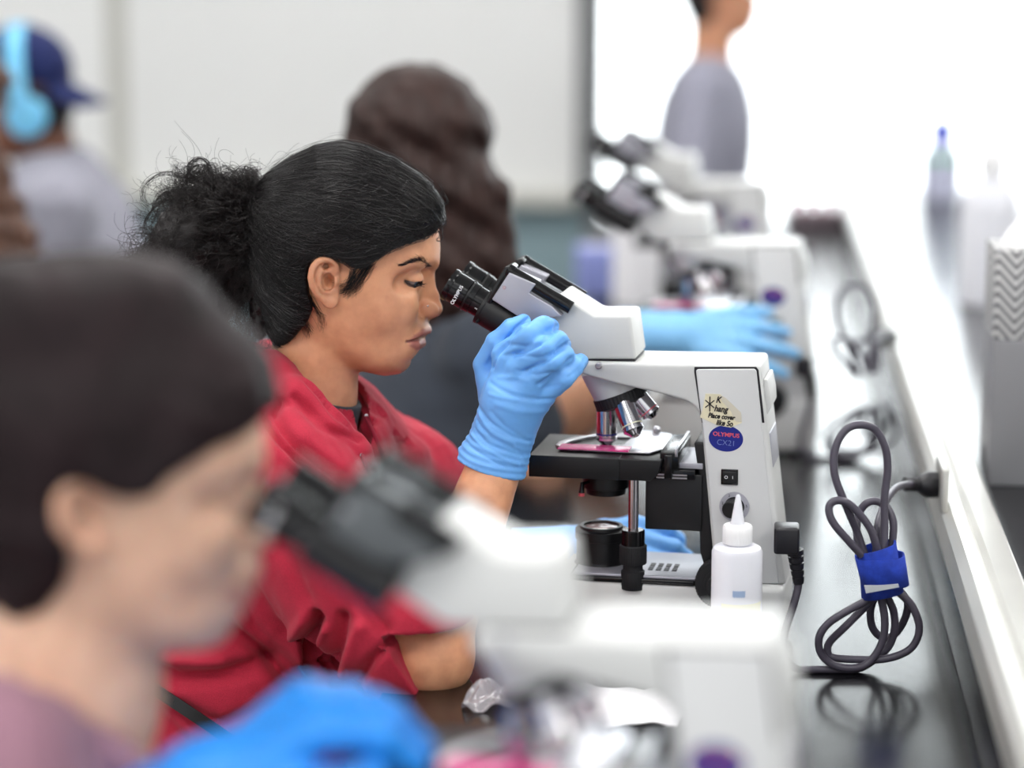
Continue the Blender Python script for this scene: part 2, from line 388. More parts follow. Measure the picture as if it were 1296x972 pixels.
# condenser
cx, cz = S(767, 605, 0); cz1 = S(767, 620, 0)[1]
lathe('condenser', M['black'], [(sz0 - .0, .022), (sz0 - .004, .0238), (cz1 + .004, .0238), (cz1 + .003, .021), (cz1 - .003, .020)], (cx, 0, 0), (0, 0, 1), mic, 44)
bm = bmesh.new(); a_tube(bm, [SV(745, 610, -.02), SV(737, 612, -.03), SV(736, 624, -.032)], [.0015, .0022, .003], 12)
fin(bm, 'aperture_lever', M['blackgloss'], mic)
lathe('lever_tip', M['red'], [(0, .0032), (.003, .0032)], SV(736, 624, -.032), (0, 0, -1), mic, 16)
# stage control shaft and knobs
kx, kz = S(802, 604, -.047); z_a = S(802, 670, -.047)[1]; z_b = S(802, 689, -.047)[1]; z_c = S(802, 713, -.047)[1]; z_d = S(802, 721, -.047)[1]; z_e = S(802, 745, -.047)[1]
lathe('control_shaft', M['chrome'], [(z_a - .01, .0052), (sz0 + .002, .0052)], (kx, -.047, 0), (0, 0, 1), mic, 28)
lathe('collar', M['blackgloss'], [(z_b, .0118), (z_a - .001, .0118), (z_a, .0108)], (kx, -.047, 0), (0, 0, 1), mic, 36)
lathe('control_knob', M['rubber'], [(z_c, .0132), (z_c + .001, .0140), (z_b - .001, .0140), (z_b, .0128)], (kx, -.047, 0), (0, 0, 1), mic, ridges=40, rd=.0004)
lathe('control_knob', M['rubber'], [(z_e, .0112), (z_e + .001, .0120), (z_d - .001, .0120), (z_d, .0100), (z_c, .0100)], (kx, -.047, 0), (0, 0, 1), mic, ridges=36, rd=.0003)
# illuminator
ixc = S(761, 700, 0)[0]; zi0 = zd + .004; zi1 = S(761, 664, 0)[1] 
lathe('illuminator', M['black'], [(zi0, .0285), (zi0 + .003, .0262), (zi1 - .014, .0258), (zi1 - .0135, .0272), (zi1 - .004, .0272), (zi1 - .003, .0225), (zi1, .0220), (zi1, .0185), (zi1 - .002, .0180)], (ixc, 0, 0), (0, 0, 1), mic, 52)
lathe('field_lens', M['lens'], [(zi1 - .003, .0182), (zi1 - .0012, .0150), (zi1 - .0008, .006)], (ixc, 0, 0), (0, 0, 1), mic, 40)
# focus knobs
for s in (-1, 1):
    kc = SV(913, 735, -W); kc.y = s * (W - .002)
    fk = lathe('coarse_focus_knob', M['rubber'], [(0, .024), (.003, .0255), (.016, .0255), (.018, .024), (.018, .016), (.019, .0158)], kc, (0, s, 0), mic, ridges=50, rd=.0006)
    lathe('fine_focus_knob', M['rubber'], [(.019, .012), (.032, .012), (.033, .011)], kc, (0, s, 0), fk, ridges=30, rd=.0004)
# switch and dimmer
def onP(px, py, off=0): p = SV(px, py, YP); p.y -= off; return p
c = onP(923.5, 603.5)
sw = box('power_switch', M['blackgloss'], (c.x - .0085, c.x + .0085, YP - .0022, YP + .001, c.z - .0078, c.z + .0078), .0006, mic)
box('rocker', M['black'], (c.x - .0068, c.x + .0068, YP - .0034, YP, c.z - .0058, c.z + .0058), .0008, sw)
text('switch_mark', 'O', .0045, M['paper'], sw, (c.x - .0032, YP - .0036, c.z), (math.pi / 2, 0, 0))
text('switch_mark', 'I', .0045, M['paper'], sw, (c.x + .0034, YP - .0036, c.z), (math.pi / 2, 0, 0))
c = onP(929.5, 641)
dl = lathe('dimmer_dial', M['grey'], [(0, .0150), (.0012, .0150), (.0013, .0143)], c, (0, -1, 0), mic)
lathe('dial_shadow_ring', M['blackgloss'], [(0, .0100), (.0018, .0100)], c, (0, -1, 0), dl)
kd = Vector((-.35, -1, -.12)).normalized()
lathe('dimmer_knob', M['black'], [(0, .0095), (.013, .0088), (.0138, .008)], c, (-.22, -1, -.1), dl, ridges=24, rd=.0004)
for t, a in (('1', 215), ('2', 165), ('3', 115), ('4', 75), ('5', 5), ('6', -42)):
    text('dial_number', t, .0038, M['ink'], dl, (c.x + .0123 * math.cos(R(a)), YP - .0016, c.z + .0123 * math.sin(R(a))), (math.pi / 2, 0, 0))
# brand sticker
c = onP(918.8, 555)
bm = bmesh.new(); a_prism(bm, [(.0172 * math.cos(t), .0132 * math.sin(t)) for t in [2 * math.pi * k / 48 for k in range(48)]], -.0005, 0)
st = fin(bm, 'oval_sticker', M['blue'], mic, loc=c, rot=(0, R(3), 0))
text('sticker_lettering', 'OLYMPUS', .0058, M['red'], st, (0, -.0006, .0038), (math.pi / 2, 0, 0), bold=.00012, font_sx=1.05)
text('sticker_lettering', 'CX21', .0078, M['pale'], st, (.0005, -.0006, -.0045), (math.pi / 2, 0, 0), bold=-.0001)
# rear face details
xb_ = S(969, 520, -W)[0]
bm = bmesh.new()
pr = [S(966, 480, -.03), S(971, 480, -.03), S(975, 500, -.03), S(976, 516, -.03), S(971, 525, -.03), S(968, 525, -.03)]
a_prism(bm, pr, -.03, .03, .002); fin(bm, 'rear_latch', M['white'], mic)
a, b = S(972, 545, -.03), S(976, 590, -.03)
prism('rear_vent', M['grey'], [S(970, 548, -.03), S(975, 548, -.03), S(979, 592, -.03), S(974, 592, -.03)], -.03, .03, .001, mic)
for q in ((976, 618), (983, 640), (990, 700), (991, 728), (992, 752)):
    lathe('rear_screw', M['chrome'], [(0, .0022), (.0016, .0018)], SV(q[0] - 5, q[1], -.030), (1, 0, .15), mic, 12)
pk = S(980, 684, -.015)
box('power_inlet', M['blackgloss'], (pk[0] - .012, pk[0] + .004, -.028, .0, pk[1] - .018, pk[1] + .018), .001, mic)
tag(mic, 'white microscope in sharp focus with a handwritten note on its side', 'microscope', 'microscopes along the bench')
# copies along the bench
def add_scope(px, Yc, dx, rz, label):
    c = copy_tree(mic); c.location = (O2.x + dx, Yc, BZ); c.rotation_euler = (0, 0, rz); c['label'] = label; return c
m1 = add_scope(0, 1.432, .012, RZ, 'white microscope closest to the camera, strongly blurred, with black eyepieces')
M['wingshade'] = mat('shaded_anodised', (88, 92, 95), .35, metal=.3)  # same wing finish, with the near microscope's shade put into its grey
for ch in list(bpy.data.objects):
    if ch.parent == m1 and ch.name.startswith('tube_wing'): ch.data = ch.data.copy(); ch.data.materials[0] = M['wingshade']
m3 = add_scope(0, 3.44, .048, RZ, 'blurred white microscope just beyond the sharp one, held by a gloved hand')
m4 = add_scope(0, 4.36, .0, RZ, 'very blurred white microscope second beyond the sharp one')
# handwritten note, only on the sharp microscope
bm = bmesh.new(); a_prism(bm, [S(a, b, YP) for a, b in ((893, 498), (912, 499), (937, 525), (939, 535), (925, 541), (908, 538), (886, 528), (890, 515))], YP - .0008, YP)
note = fin(bm, 'handwritten_note', M['tape'], mic)
bm = bmesh.new(); a_prism(bm, [S(a, b, YP) for a, b in ((911, 499), (918, 503), (938, 522), (939, 534), (931, 533), (925, 520), (914, 508))], YP - .0011, YP - .0005)
fin(bm, 'clear_tape_strip', M['tape2'], note)
for tx, px_, py_, sz in (('K', 909.5, 506, .0092), ('hang', 912.5, 517.5, .0088), ('Place cover', 913, 527, .0070), ('like So', 917, 535.5, .0076)):
    q = SV(px_, py_, YP); text('handwriting', tx, sz, M['ink'], note, (q.x, YP - .0014, q.z), (math.pi / 2, R(4), 0), shear=.25, bold=.00022, font_sx=.82)
q = SV(898.5, 511, YP); bm = bmesh.new()
for a in (90, 30, 150): 
    dx, dz = .0052 * math.cos(R(a)), .0075 * math.sin(R(a)); a_tube(bm, [Vector((q.x - dx, YP - .0012, q.z - dz)), Vector((q.x + dx, YP - .0012, q.z + dz))], .0006, 6)
fin(bm, 'ink_star', M['ink'], note)
# slides
sl = []
for i, (mm_, lab) in enumerate(((mic, 'pink stained glass slide on the stage of the sharp microscope'), (m1, 'pink stained glass slide on the blurred microscope closest to the camera'), (m3, 'pink stained slide on the microscope beyond the sharp one'), (m4, 'pink stained slide on the furthest microscope'))):
    bm = bmesh.new(); a, b = D(708, 566, zt)[0], D(800, 566, zt)[0]
    a_box(bm, a, b, -.034, -.008, zt + .0001, zt + .0013, .0002)
    me_ = Matrix.LocRotScale(mm_.location, mm_.rotation_euler, None)
    o = empty('glass_slide', mm_.location, mm_.rotation_euler.z)
    fin(bm, 'smear', M['pink'], o)
    bm = bmesh.new(); a_box(bm, a + .010, a + .052, -.035, -.030, zt + .0001, zt + .0011); fin(bm, 'glass', M['glass'], o)
    tag(o, lab, 'slide', 'stained slides')
# ------------------------------------------------------------------ bottle, cord, small things
def CR(a, b): return (960 + a / 2.557, 500 + b / 2.557)
Yb = 2.30
cb = at(933, 700, Yb); cb = Vector((cb.x, Yb, BZ))
def zat(py, px=933, Y=Yb): return at(px, py, Y).z - BZ
def rat(wpx, Y=Yb): return wpx / 2 / 3060 * Y * 1.03
bt = empty('squeeze_bottle', cb); tag(bt, 'small white plastic dropper bottle standing in front of the sharp microscope', 'bottle')
rb = rat(64)
zs = zat(690)
lathe('body', M['plastic'], [(0, rb - .003), (.002, rb), (zs - .006, rb), (zs - .002, rb * .93), (zs + .0005, rb * .75), (zs + .001, rat(30)), (zs + .004, rat(29))], parent=bt)
zc0, zc1 = zat(687), zat(664)
lathe('cap', M['cap'], [(zc0, rat(36)), (zc0 + .001, rat(37.5)), (zc1 - .002, rat(37.5)), (zc1, rat(34)), (zc1 + .001, rat(20))], parent=bt, ridges=30, rd=.0003)
zn = zat(626)
lathe('nozzle', M['plastic'], [(zc1, rat(19)), (zc1 + .003, rat(17)), (zn - .002, rat(6)), (zn, rat(3.5))], parent=bt)
def wrap_label(name, m, r, z0, z1, a0, a1, parent, rag=0):
    bm = bmesh.new(); n = 16; prev = None
    for i in range(n + 1):
        a = R(a0 + (a1 - a0) * i / n); dz = rag * math.sin(i * 2.1)
        p = [bm.verts.new((rr * math.cos(a), rr * math.sin(a), z)) for rr, z in ((r + .0003, z0 + dz), (r + .0003, z1 + dz * .5))]
        if prev: bm.faces.new((prev[0], p[0], p[1], prev[1]))
        prev = p
    return fin(bm, name, m, parent)
wrap_label('yellow_label', M['label'], rb, zat(810), zat(757), 235, 340, bt)
wrap_label('blue_writing', M['bluemark'], rb, zat(748), zat(740), 262, 290, bt, .0008)
# power cord: bundle standing on the bench
YC = 2.33
def CP(l, Y0=YC, wob=0): return [at(*CR(a, b), Y0 + (l_[0] if l_ else 0)) for (a, b, *l_) in l]
cord = empty('power_cord', at(1100, 855, YC)); cord.location.z = BZ
c0 = cord.location.copy()
def rel(P): return [p - c0 for p in P]
rc = .0039
def bench_p(a, b):
    px, py = CR(a, b); p = atz(px, py, BZ + rc); return p
runs = [
 CP([(345, 520, 0), (318, 440, 0), (280, 350, -.01), (247, 260, -.01), (248, 175, -.005), (282, 113, 0), (330, 96, .005), (378, 112, .01), (410, 170, .01), (418, 240, .01), (408, 330, .008), (408, 420, .005), (405, 500, .0)]),
 CP([(335, 518, -.012), (285, 465, -.02), (240, 410, -.022), (228, 365, -.02), (248, 342, -.018), (290, 350, -.015), (335, 395, -.012), (365, 440, -.01), (385, 500, -.008)]),
 CP([(325, 520, .01), (318, 440, .015), (325, 385, .02), (350, 350, .02), (385, 345, .02), (420, 370, .015), (437, 420, .01), (430, 500, .008)]),
 CP([(380, 510, .01), (385, 430, .02), (398, 380, .05), (420, 330, .10), (450, 298, .16), (480, 289, .22), (500, 289, .26)]),
 CP([(375, 655, .01), (362, 700, .015), (370, 755, .02), (405, 787, .025), (445, 770, .025), (475, 720, .02), (482, 670, .015), (455, 630, .01)]),
 CP([(455, 640, 0), (495, 680, 0), (520, 745, 0), (508, 800, 0), (470, 835, 0), (400, 855, 0), (310, 855, 0), (245, 850, 0), (225, 835, 0), (230, 800, 0), (280, 750, -.005), (330, 700, 0), (375, 655, 0)]),
 CP([(350, 665, -.008), (285, 700, -.014), (225, 740, -.016), (196, 785, -.016), (202, 835, -.012), (240, 872, -.01), (300, 884, -.008), (350, 870, -.005), (385, 830, -.003), (405, 780, -.002), (408, 720, -.002), (395, 650, -.002)]),
 CP([(415, 650, .005), (437, 700, .008), (440, 760, .01), (420, 815, .01), (370, 860, .008), (320, 890, 0), (260, 905, -.004), (190, 903, -.006), (130, 888, -.008), (95, 862, -.008), (80, 825, -.005), (86, 765, 0), (110, 690, .006), (124, 640, .01), (130, 605, .012)]),
]
lz = BZ + rc
for r_ in runs:
    for p in r_:
        if p.z < lz: p.z = lz
bm = bmesh.new()
for r_ in runs: a_tube(bm, spline(rel(r_), 8), rc, 12)
fin(bm, 'cable', M['cord'], cord)
# IEC plug at the microscope
pA = at(*CR(130, 430), YC + .012) - c0; pB = at(*CR(62, 475), YC + .012) - c0
zt_, zb_ = at(*CR(90, 428), YC).z - c0.z, at(*CR(90, 515), YC).z - c0.z
bm = bmesh.new(); xa = at(*CR(50, 470), YC).x - c0.x; xc = at(*CR(132, 470), YC).x - c0.x
a_box(bm, xa, xc, -.004, .026, zb_, zt_, .003)
p0, p1 = at(*CR(118, 500), YC + .01) - c0, at(*CR(130, 610), YC + .012) - c0
for i in range(5):
    a = p0.lerp(p1, i / 5); b = p0.lerp(p1, (i + .75) / 5); r1 = .0085 - .0006 * i
    a_lathe(bm, [(0, r1), ((b - a).length, r1 - .0005)], a, b - a, 16)
a_lathe(bm, [(0, .0058), ((p1 - p0).length, .0052)], p0, p1 - p0, 14)
fin(bm, 'inlet_plug', M['plug'], cord)
# mains plug going into the rail outlet
e1 = Vector((XR - .004, at(*CR(612, 290), 2.6).y, 0))
Yp = YC + .27
pe = at(*CR(610, 290), Yp); ps = at(*CR(472, 289), YC + .25)
pe.x = XR - .001
bm = bmesh.new()
dv = (pe - ps); L = dv.length; dn = dv.normalized()
a_lathe(bm, [(0, .0055), (L * .35, .006), (L * .36, .008), (L * .5, .0125), (L * .65, .0145), (L * .97, .0140), (L, .013)], ps - c0, dn, 24)
for i in range(4): a_lathe(bm, [(0, .0078), (L * .055, .0078)], ps - c0 + dn * (L * (.02 + i * .085)), dn, 18)
fin(bm, 'mains_plug', M['plug'], cord)
tag(cord, 'grey power cord coiled upright on the bench behind the sharp microscope', 'power cord', 'power cords')
st_ = box('strap', M['velcro'], (-.0, .0, 0, 0, 0, 0)); bpy.data.objects.remove(st_)
# outlet plate on the rail
op = box('outlet_plate', M['alu'], (XR - .005, XR + .003, pe.y - .045, pe.y + .045, pe.z - .022, pe.z + .026), .002); tag(op, 'metal outlet plate on the bench riser holding the black plug', 'outlet')
# blue hook-and-loop strap round the bundle
w0 = at(*CR(400, 580), YC); 
bm = bmesh.new()
def band(poly_top, poly_bot, ry, mi=0, th=.0012):
    n = 40; rings = []
    for k in range(n):
        t = 2 * math.pi * k / n; cx_ = (1 - math.cos(t)) / 2 
        s_ = math.sin(t)
        a = poly_top[0].lerp(poly_top[1], cx_); b = poly_bot[0].lerp(poly_bot[1], cx_)
        off = Vector((0, -ry * (abs(s_) ** .6) * (1 if s_ > 0 else -1), 0))
        rings.append([a + off, b + off])
    vs = [[bm.verts.new(p) for p in (r_[0], (r_[0] + r_[1]) / 2 + Vector((0, .0015 * math.sin(i * .8), 0)), r_[1])] for i, r_ in enumerate(rings)]
    for i in range(n):
        a, b = vs[i], vs[(i + 1) % n]
        for j in (0, 1):
            f = bm.faces.new((a[j], b[j], b[j + 1], a[j + 1])); f.material_index = mi
band((at(*CR(318, 522), YC), at(*CR(466, 516), YC)), (at(*CR(340, 612), YC), at(*CR(480, 610), YC)), .020)
band((at(*CR(330, 505), YC), at(*CR(438, 474), YC)), (at(*CR(340, 655), YC), at(*CR(462, 632), YC)), .0175)
sm = [0]
for v_ in bm.verts: v_.co -= w0
me = bpy.data.meshes.new('cable_tie'); bm.to_mesh(me); bm.free(); me.materials.append(M['velcro'])
for p in me.polygons: p.use_smooth = True
tie = bpy.data.objects.new('cable_tie', me); COL.objects.link(tie); tie.location = w0
so = tie.modifiers.new('thick', 'SOLIDIFY'); so.thickness = .0022
tag(tie, 'bright blue fabric strap wrapped round the coiled power cord', 'cable strap')
q = [at(*CR(a, b), YC - .0225) - w0 for a, b in ((342, 618), (452, 612), (455, 622), (348, 642))]
bm = bmesh.new(); f = bm.faces.new([bm.verts.new(p) for p in q]); r_ = bmesh.ops.extrude_face_region(bm, geom=[f])
for v_ in [g for g in r_['geom'] if isinstance(g, bmesh.types.BMVert)]: v_.co.y += .003
fin(bm, 'grey_tab', M['velgrey'], tie)
# cord on the microscope beyond
c3 = copy_tree(cord); c3.location = (c0.x + .03, c0.y + (3.44 - 2.42), BZ); c3['label'] = 'blurred grey power cord coiled behind the second microscope'
for ch in list(bpy.data.objects):
    if ch.parent == c3 and ch.name.startswith('mains_plug'): ch.location.x -= .03
# t3 = copy_tree(tie); t3.location = tie.location + Vector((.03, 1.02, 0)); t3['label'] = 'blue fabric strap on the blurred cord further along the bench'; 
m_dark = M['rubber']; 
# crumpled paper wipe on bench
def crumple(name, cpt, rx, ry, h, m, label, cat, seed):
    r_ = random.Random(seed); bm = bmesh.new(); n = 26
    g = [[None] * n for _ in range(n)]
    ph = [r_.uniform(0, 6) for _ in range(8)]
    for i in range(n):
        for j in range(n):
            x, y = (i / (n - 1) - .5) * 2, (j / (n - 1) - .5) * 2
            e = 1 + .12 * math.sin(3 * math.atan2(y, x) + ph[0])
            z = h * (.45 + .25 * math.sin(5 * x + 3 * y + ph[1]) + .2 * math.sin(9 * x - 6 * y + ph[2]) + .15 * math.sin(-7 * x + 11 * y + ph[3])) * (1 - .55 * max(abs(x), abs(y)) ** 3)
            g[i][j] = bm.verts.new((x * rx * e, y * ry * e, max(.0008, z)))
    for i in range(n - 1):
        for j in range(n - 1): bm.faces.new((g[i][j], g[i + 1][j], g[i + 1][j + 1], g[i][j + 1]))
    o = fin(bm, name, m, loc=cpt, sharp=25); so = o.modifiers.new('t', 'SOLIDIFY'); so.thickness = .0006
    tag(o, label, cat); return o
crumple('paper_wipe', atz(795, 897, BZ), .052, .055, .012, M['paper'], 'crumpled white paper wipe lying on the black bench', 'paper wipe', 3)
M['clearplastic'] = mat('clear_film', (215, 210, 215), .15, trans=.7)
crumple('plastic_wrapper', atz(640, 890, BZ), .036, .036, .026, M['clearplastic'], 'crumpled clear plastic wrapper on the bench by the red sleeve', 'wrapper', 5)
# things on the raised shelf
zsh = ZS
def herring():
    m = bpy.data.materials.new('chevron_print'); m.use_nodes = True; nt = m.node_tree; b = nt.nodes['Principled BSDF']; b.inputs['Roughness'].default_value = .6
    tc = nt.nodes.new('ShaderNodeTexCoord'); sp = nt.nodes.new('ShaderNodeSeparateXYZ'); nt.links.new(tc.outputs['Object'], sp.inputs[0])
    def mth(op, a, bb=None):
        n = nt.nodes.new('ShaderNodeMath'); n.operation = op
        for i, q in enumerate((a, bb)):
            if q is None: continue
            if isinstance(q, (int, float)): n.inputs[i].default_value = q
            else: nt.links.new(q, n.inputs[i])
        return n.outputs[0]
    h = mth('ADD', sp.outputs['X'], mth('MULTIPLY', sp.outputs['Y'], 1))
    tri = mth('PINGPONG', h, .020)
    ph = mth('FRACT', mth('MULTIPLY', mth('ADD', sp.outputs['Z'], mth('MULTIPLY', tri, 1.1)), 78))
    st = mth('GREATER_THAN', ph, .5)
    mx = nt.nodes.new('ShaderNodeMix'); mx.data_type = 'RGBA'; nt.links.new(st, mx.inputs[0]); mx.inputs[6].default_value = srgb(105, 105, 108); mx.inputs[7].default_value = srgb(205, 205, 205)
    nt.links.new(mx.outputs[2], b.inputs['Base Color']); return m
M['chevron'] = herring(); M['greybox'] = mat('grey_box', (132, 132, 136), .5)
Yt = 2.82
tb = at(1257, 425, Yt)
zb1 = at(1257, 430, Yt).z; zb2 = at(1257, 317, Yt).z
gb = box('grey_carton', M['greybox'], (tb.x, tb.x + .125, Yt, Yt + .13, zsh, zb1 - .0005), .002); tag(gb, 'plain grey carton on the raised shelf beneath the tissue box', 'box')
tbx = empty('tissue_box', (tb.x + .062, Yt + .064, zb1)); tag(tbx, 'square tissue box with grey and white chevron print on the raised shelf', 'tissue box')
box('carton', M['chevron'], (-.062, .062, -.062, .062, 0, zb2 - zb1), .002, tbx)
bm = bmesh.new(); hh = zb2 - zb1
n = 20
for i in range(n):
    a = i / n * 2 * math.pi
vs = []
for j in range(8):
    t = j / 7; ring = []
    for i in range(24):
        a = 2 * math.pi * i / 24; r_ = .034 * (1 - t) ** .7 + .012 + .008 * math.sin(5 * a + 3 * t) * t
        ring.append(bm.verts.new((r_ * math.cos(a) * 1.1 + .012 * t, r_ * math.sin(a) * .7, hh + .0005 + .055 * t + .006 * math.sin(3 * a))))
    vs.append(ring)
for j in range(7):
    for i in range(24): bm.faces.new((vs[j][i], vs[j][(i + 1) % 24], vs[j + 1][(i + 1) % 24], vs[j + 1][i]))
fin(bm, 'tissue', M['paper'], tbx)
# wash bottle
cw = atz(1250, 384, zsh)
wbt = empty('wash_bottle', cw); tag(wbt, 'tall blurred white wash bottle on the raised shelf', 'bottle', 'bottles on the raised shelf')
lathe('body', M['plastic'], [(0, .051), (.003, .054), (.17, .054), (.20, .046), (.225, .022), (.23, .020)], parent=wbt)
lathe('cap', M['cap'], [(.23, .026), (.265, .026), (.27, .02), (.29, .008)], parent=wbt)
tube('spout', M['cap'], [Vector((0, 0, .28)), Vector((.0, 0, .325)), Vector((-.03, 0, .34)), Vector((-.07, 0, .32))], .004, wbt)
cw = atz(1190, 252, zsh)
M['bluecap'] = mat('blue_cap', (40, 70, 215), .5); M['greencap'] = mat('green_label', (110, 200, 140), .5)
bb = empty('reagent_bottle', cw); tag(bb, 'blurred clear bottle with blue cap at far end of raised shelf', 'bottle', 'bottles on the raised shelf')
lathe('body', mat('frosted', (200, 203, 226), .4), [(0, .05), (.003, .054), (.115, .054), (.145, .028), (.15, .026)], parent=bb)
lathe('cap', M['bluecap'], [(.15, .034), (.20, .034), (.203, .030)], parent=bb)
lathe('band', M['greencap'], [(.10, .0546), (.115, .0546)], parent=bb)
# far bench clutter
M['lav'] = mat('lavender_box', (140, 150, 210), .6)
gx = atz(758, 372, BZ)
gbx = empty('glove_box', gx, R(12)); tag(gbx, 'blurred lavender blue glove carton on the bench', 'box')
box('carton', M['lav'], (-.045, .045, -.05, .05, 0, .10), .004, gbx); box('opening', M['paper'], (-.03, .03, -.012, .012, .0995, .103), .001, gbx)
gx = atz(806, 385, BZ)
pt = empty('paper_towel_roll', gx); tag(pt, 'blurred white paper roll standing on the bench', 'paper roll')
lathe('roll', M['paper'], [(0, .04), (0, .05), (.19, .05), (.19, .02)], parent=pt); lathe('core', M['cabinet'], [(.185, .02), (.191, .02)], parent=pt)
gx = atz(1030, 289, BZ); M['rose'] = mat('rose_rack', (205, 140, 160), .5)
M['rackgrey'] = mat('rack_grey', (120, 108, 114), .5); rk = empty('tube_rack', gx); tag(rk, 'blurred dark and pink rack at the far end of the bench', 'rack')
box('rack_body', M['rackgrey'], (-.08, .08, -.04, .04, 0, .05), .003, rk)
for i in range(4): lathe('sample_tube', M['rose'], [(.02, .016), (.075, .016), (.08, .012)], (-.066 + i * .044, 0, 0), parent=rk)
# ------------------------------------------------------------------ implicit-surface modelling of bodies and clothes
def smin(a, b, k):
    h = np.clip(.5 + .5 * (b - a) / k, 0, 1); return b + (a - b) * h - k * h * (1 - h)
def smax(a, b, k): return -smin(-a, -b, k)
def A3(p): return np.array([p[0], p[1], p[2]], float)
def ell(P, c, r, rot=None):
    q = P - A3(c)
    if rot is not None: q = q @ rot
    r = np.array(r, float); k0 = np.linalg.norm(q / r, axis=1); k1 = np.linalg.norm(q / (r * r), axis=1) + 1e-9
    return k0 * (k0 - 1) / k1
def cap(P, a, b, ra, rb):
    a = A3(a); b = A3(b); ab = b - a; t = np.clip(((P - a) @ ab) / max(ab @ ab, 1e-12), 0, 1)
    return np.linalg.norm(P - a - t[:, None] * ab, axis=1) - (ra + (rb - ra) * t)
def chain(P, pts, rs, k=0):
    d = None
    for i in range(len(pts) - 1):
        e = cap(P, pts[i], pts[i + 1], rs[i], rs[i + 1]); d = e if d is None else (smin(d, e, k) if k else np.minimum(d, e))
    return d
def rotm(rx=0, ry=0, rz=0): return np.array(Euler((R(rx), R(ry), R(rz))).to_matrix())
def axis_pts(lo, hi, coarse, fine=None, flo=0, fhi=0):
    if fine is None: n = int((hi - lo) / coarse) + 2; return np.linspace(lo, hi, n)
    out = []
    if flo > lo: n = max(2, int((flo - lo) / coarse) + 1); out.append(np.linspace(lo, flo, n)[:-1])
    n = int((fhi - flo) / fine) + 1; out.append(np.linspace(flo, fhi, n))
    if hi > fhi: n = max(2, int((hi - fhi) / coarse) + 1); out.append(np.linspace(fhi, hi, n)[1:])
    return np.concatenate(out)
def isomesh(f, ax, margin=.02, B=8):
    """f(P)->distance; ax = three coordinate arrays; returns verts, quads of the zero level (naive surface nets)"""
    n = [len(a) for a in ax]; V = np.empty(n, np.float32)
    st = [np.arange(0, m, B) for m in n]
    I, J, K = np.meshgrid(*st, indexing='ij'); I = I.ravel(); J = J.ravel(); K = K.ravel()
    lo = np.stack([ax[0][I], ax[1][J], ax[2][K]], 1)
    hi = np.stack([ax[0][np.minimum(I + B, n[0] - 1)], ax[1][np.minimum(J + B, n[1] - 1)], ax[2][np.minimum(K + B, n[2] - 1)]], 1)
    c = (lo + hi) / 2; rad = np.linalg.norm(hi - lo, axis=1) / 2
    fc = f(c); act = np.abs(fc) < rad * 1.4 + margin
    for q in range(len(I)):
        if not act[q]: V[I[q]:I[q] + B, J[q]:J[q] + B, K[q]:K[q] + B] = fc[q]
    A = np.nonzero(act)[0]
    for s in range(0, len(A), 400):
        P = []; sl = []
        for q in A[s:s + 400]:
            s3 = (slice(I[q], min(I[q] + B, n[0])), slice(J[q], min(J[q] + B, n[1])), slice(K[q], min(K[q] + B, n[2])))
            g = np.stack(np.meshgrid(ax[0][s3[0]], ax[1][s3[1]], ax[2][s3[2]], indexing='ij'), -1); sl.append((s3, g.shape[:3])); P.append(g.reshape(-1, 3))
        d = f(np.concatenate(P)); o = 0
        for s3, sh in sl:
            m = sh[0] * sh[1] * sh[2]; V[s3] = d[o:o + m].reshape(sh); o += m
    ins = V < 0
    cnt = np.zeros([m - 1 for m in n], np.int8)
    for a in (0, 1):
        for b in (0, 1):
            for e in (0, 1): cnt += ins[a:n[0] - 1 + a, b:n[1] - 1 + b, e:n[2] - 1 + e]
    ci, cj, ck = np.nonzero((cnt > 0) & (cnt < 8)); del cnt
    vid = -np.ones([m - 1 for m in n], np.int32); vid[ci, cj, ck] = np.arange(len(ci))
    acc = np.zeros((len(ci), 3)); num = np.zeros(len(ci))
    cor = [(a, b, e) for a in (0, 1) for b in (0, 1) for e in (0, 1)]
    val = {q: V[ci + q[0], cj + q[1], ck + q[2]] for q in cor}
    pos = {q: np.stack([ax[0][ci + q[0]], ax[1][cj + q[1]], ax[2][ck + q[2]]], 1) for q in cor}
    for q in cor:
        for d in range(3):
            if q[d] == 0:
                r = list(q); r[d] = 1; r = tuple(r); a, b = val[q], val[r]; m = (a < 0) != (b < 0)
                t = np.where(m, a / np.where(m, a - b, 1), 0)
                acc += np.where(m[:, None], pos[q] + (pos[r] - pos[q]) * t[:, None], 0); num += m
    verts = acc / num[:, None]; quads = []
    for d in range(3):
        e1, e2 = (d + 1) % 3, (d + 2) % 3
        s0 = [slice(None)] * 3; s1 = [slice(None)] * 3; s0[d] = slice(0, -1); s1[d] = slice(1, None)
        a = ins[tuple(s0)]; b = ins[tuple(s1)]; x = np.nonzero(a != b); inside = a[x]
        x = np.stack(x, 1); ok = (x[:, e1] > 0) & (x[:, e2] > 0) & (x[:, e1] < n[e1] - 1) & (x[:, e2] < n[e2] - 1); x = x[ok]; inside = inside[ok]
        def g(o1, o2):
            y = x.copy(); y[:, e1] -= o1; y[:, e2] -= o2; return vid[y[:, 0], y[:, 1], y[:, 2]]
        q = np.stack([g(1, 1), g(0, 1), g(0, 0), g(1, 0)], 1); q[~inside] = q[~inside][:, ::-1]; quads.append(q)
    return verts, np.concatenate(quads)
def grad(f, P, h=.0006):
    g = np.empty_like(P)
    for d in range(3):
        e = np.zeros(3); e[d] = h; g[:, d] = (f(P + e) - f(P - e)) / (2 * h)
    return g
def refine(f, V, it=1, lim=.002):
    for _ in range(it):
        d = f(V); g = grad(f, V); gg = (g * g).sum(1) + 1e-6; st = -(d / gg)[:, None] * g
        L = np.linalg.norm(st, axis=1, keepdims=True); st *= np.minimum(1, lim / (L + 1e-12)); V = V + st
    return V
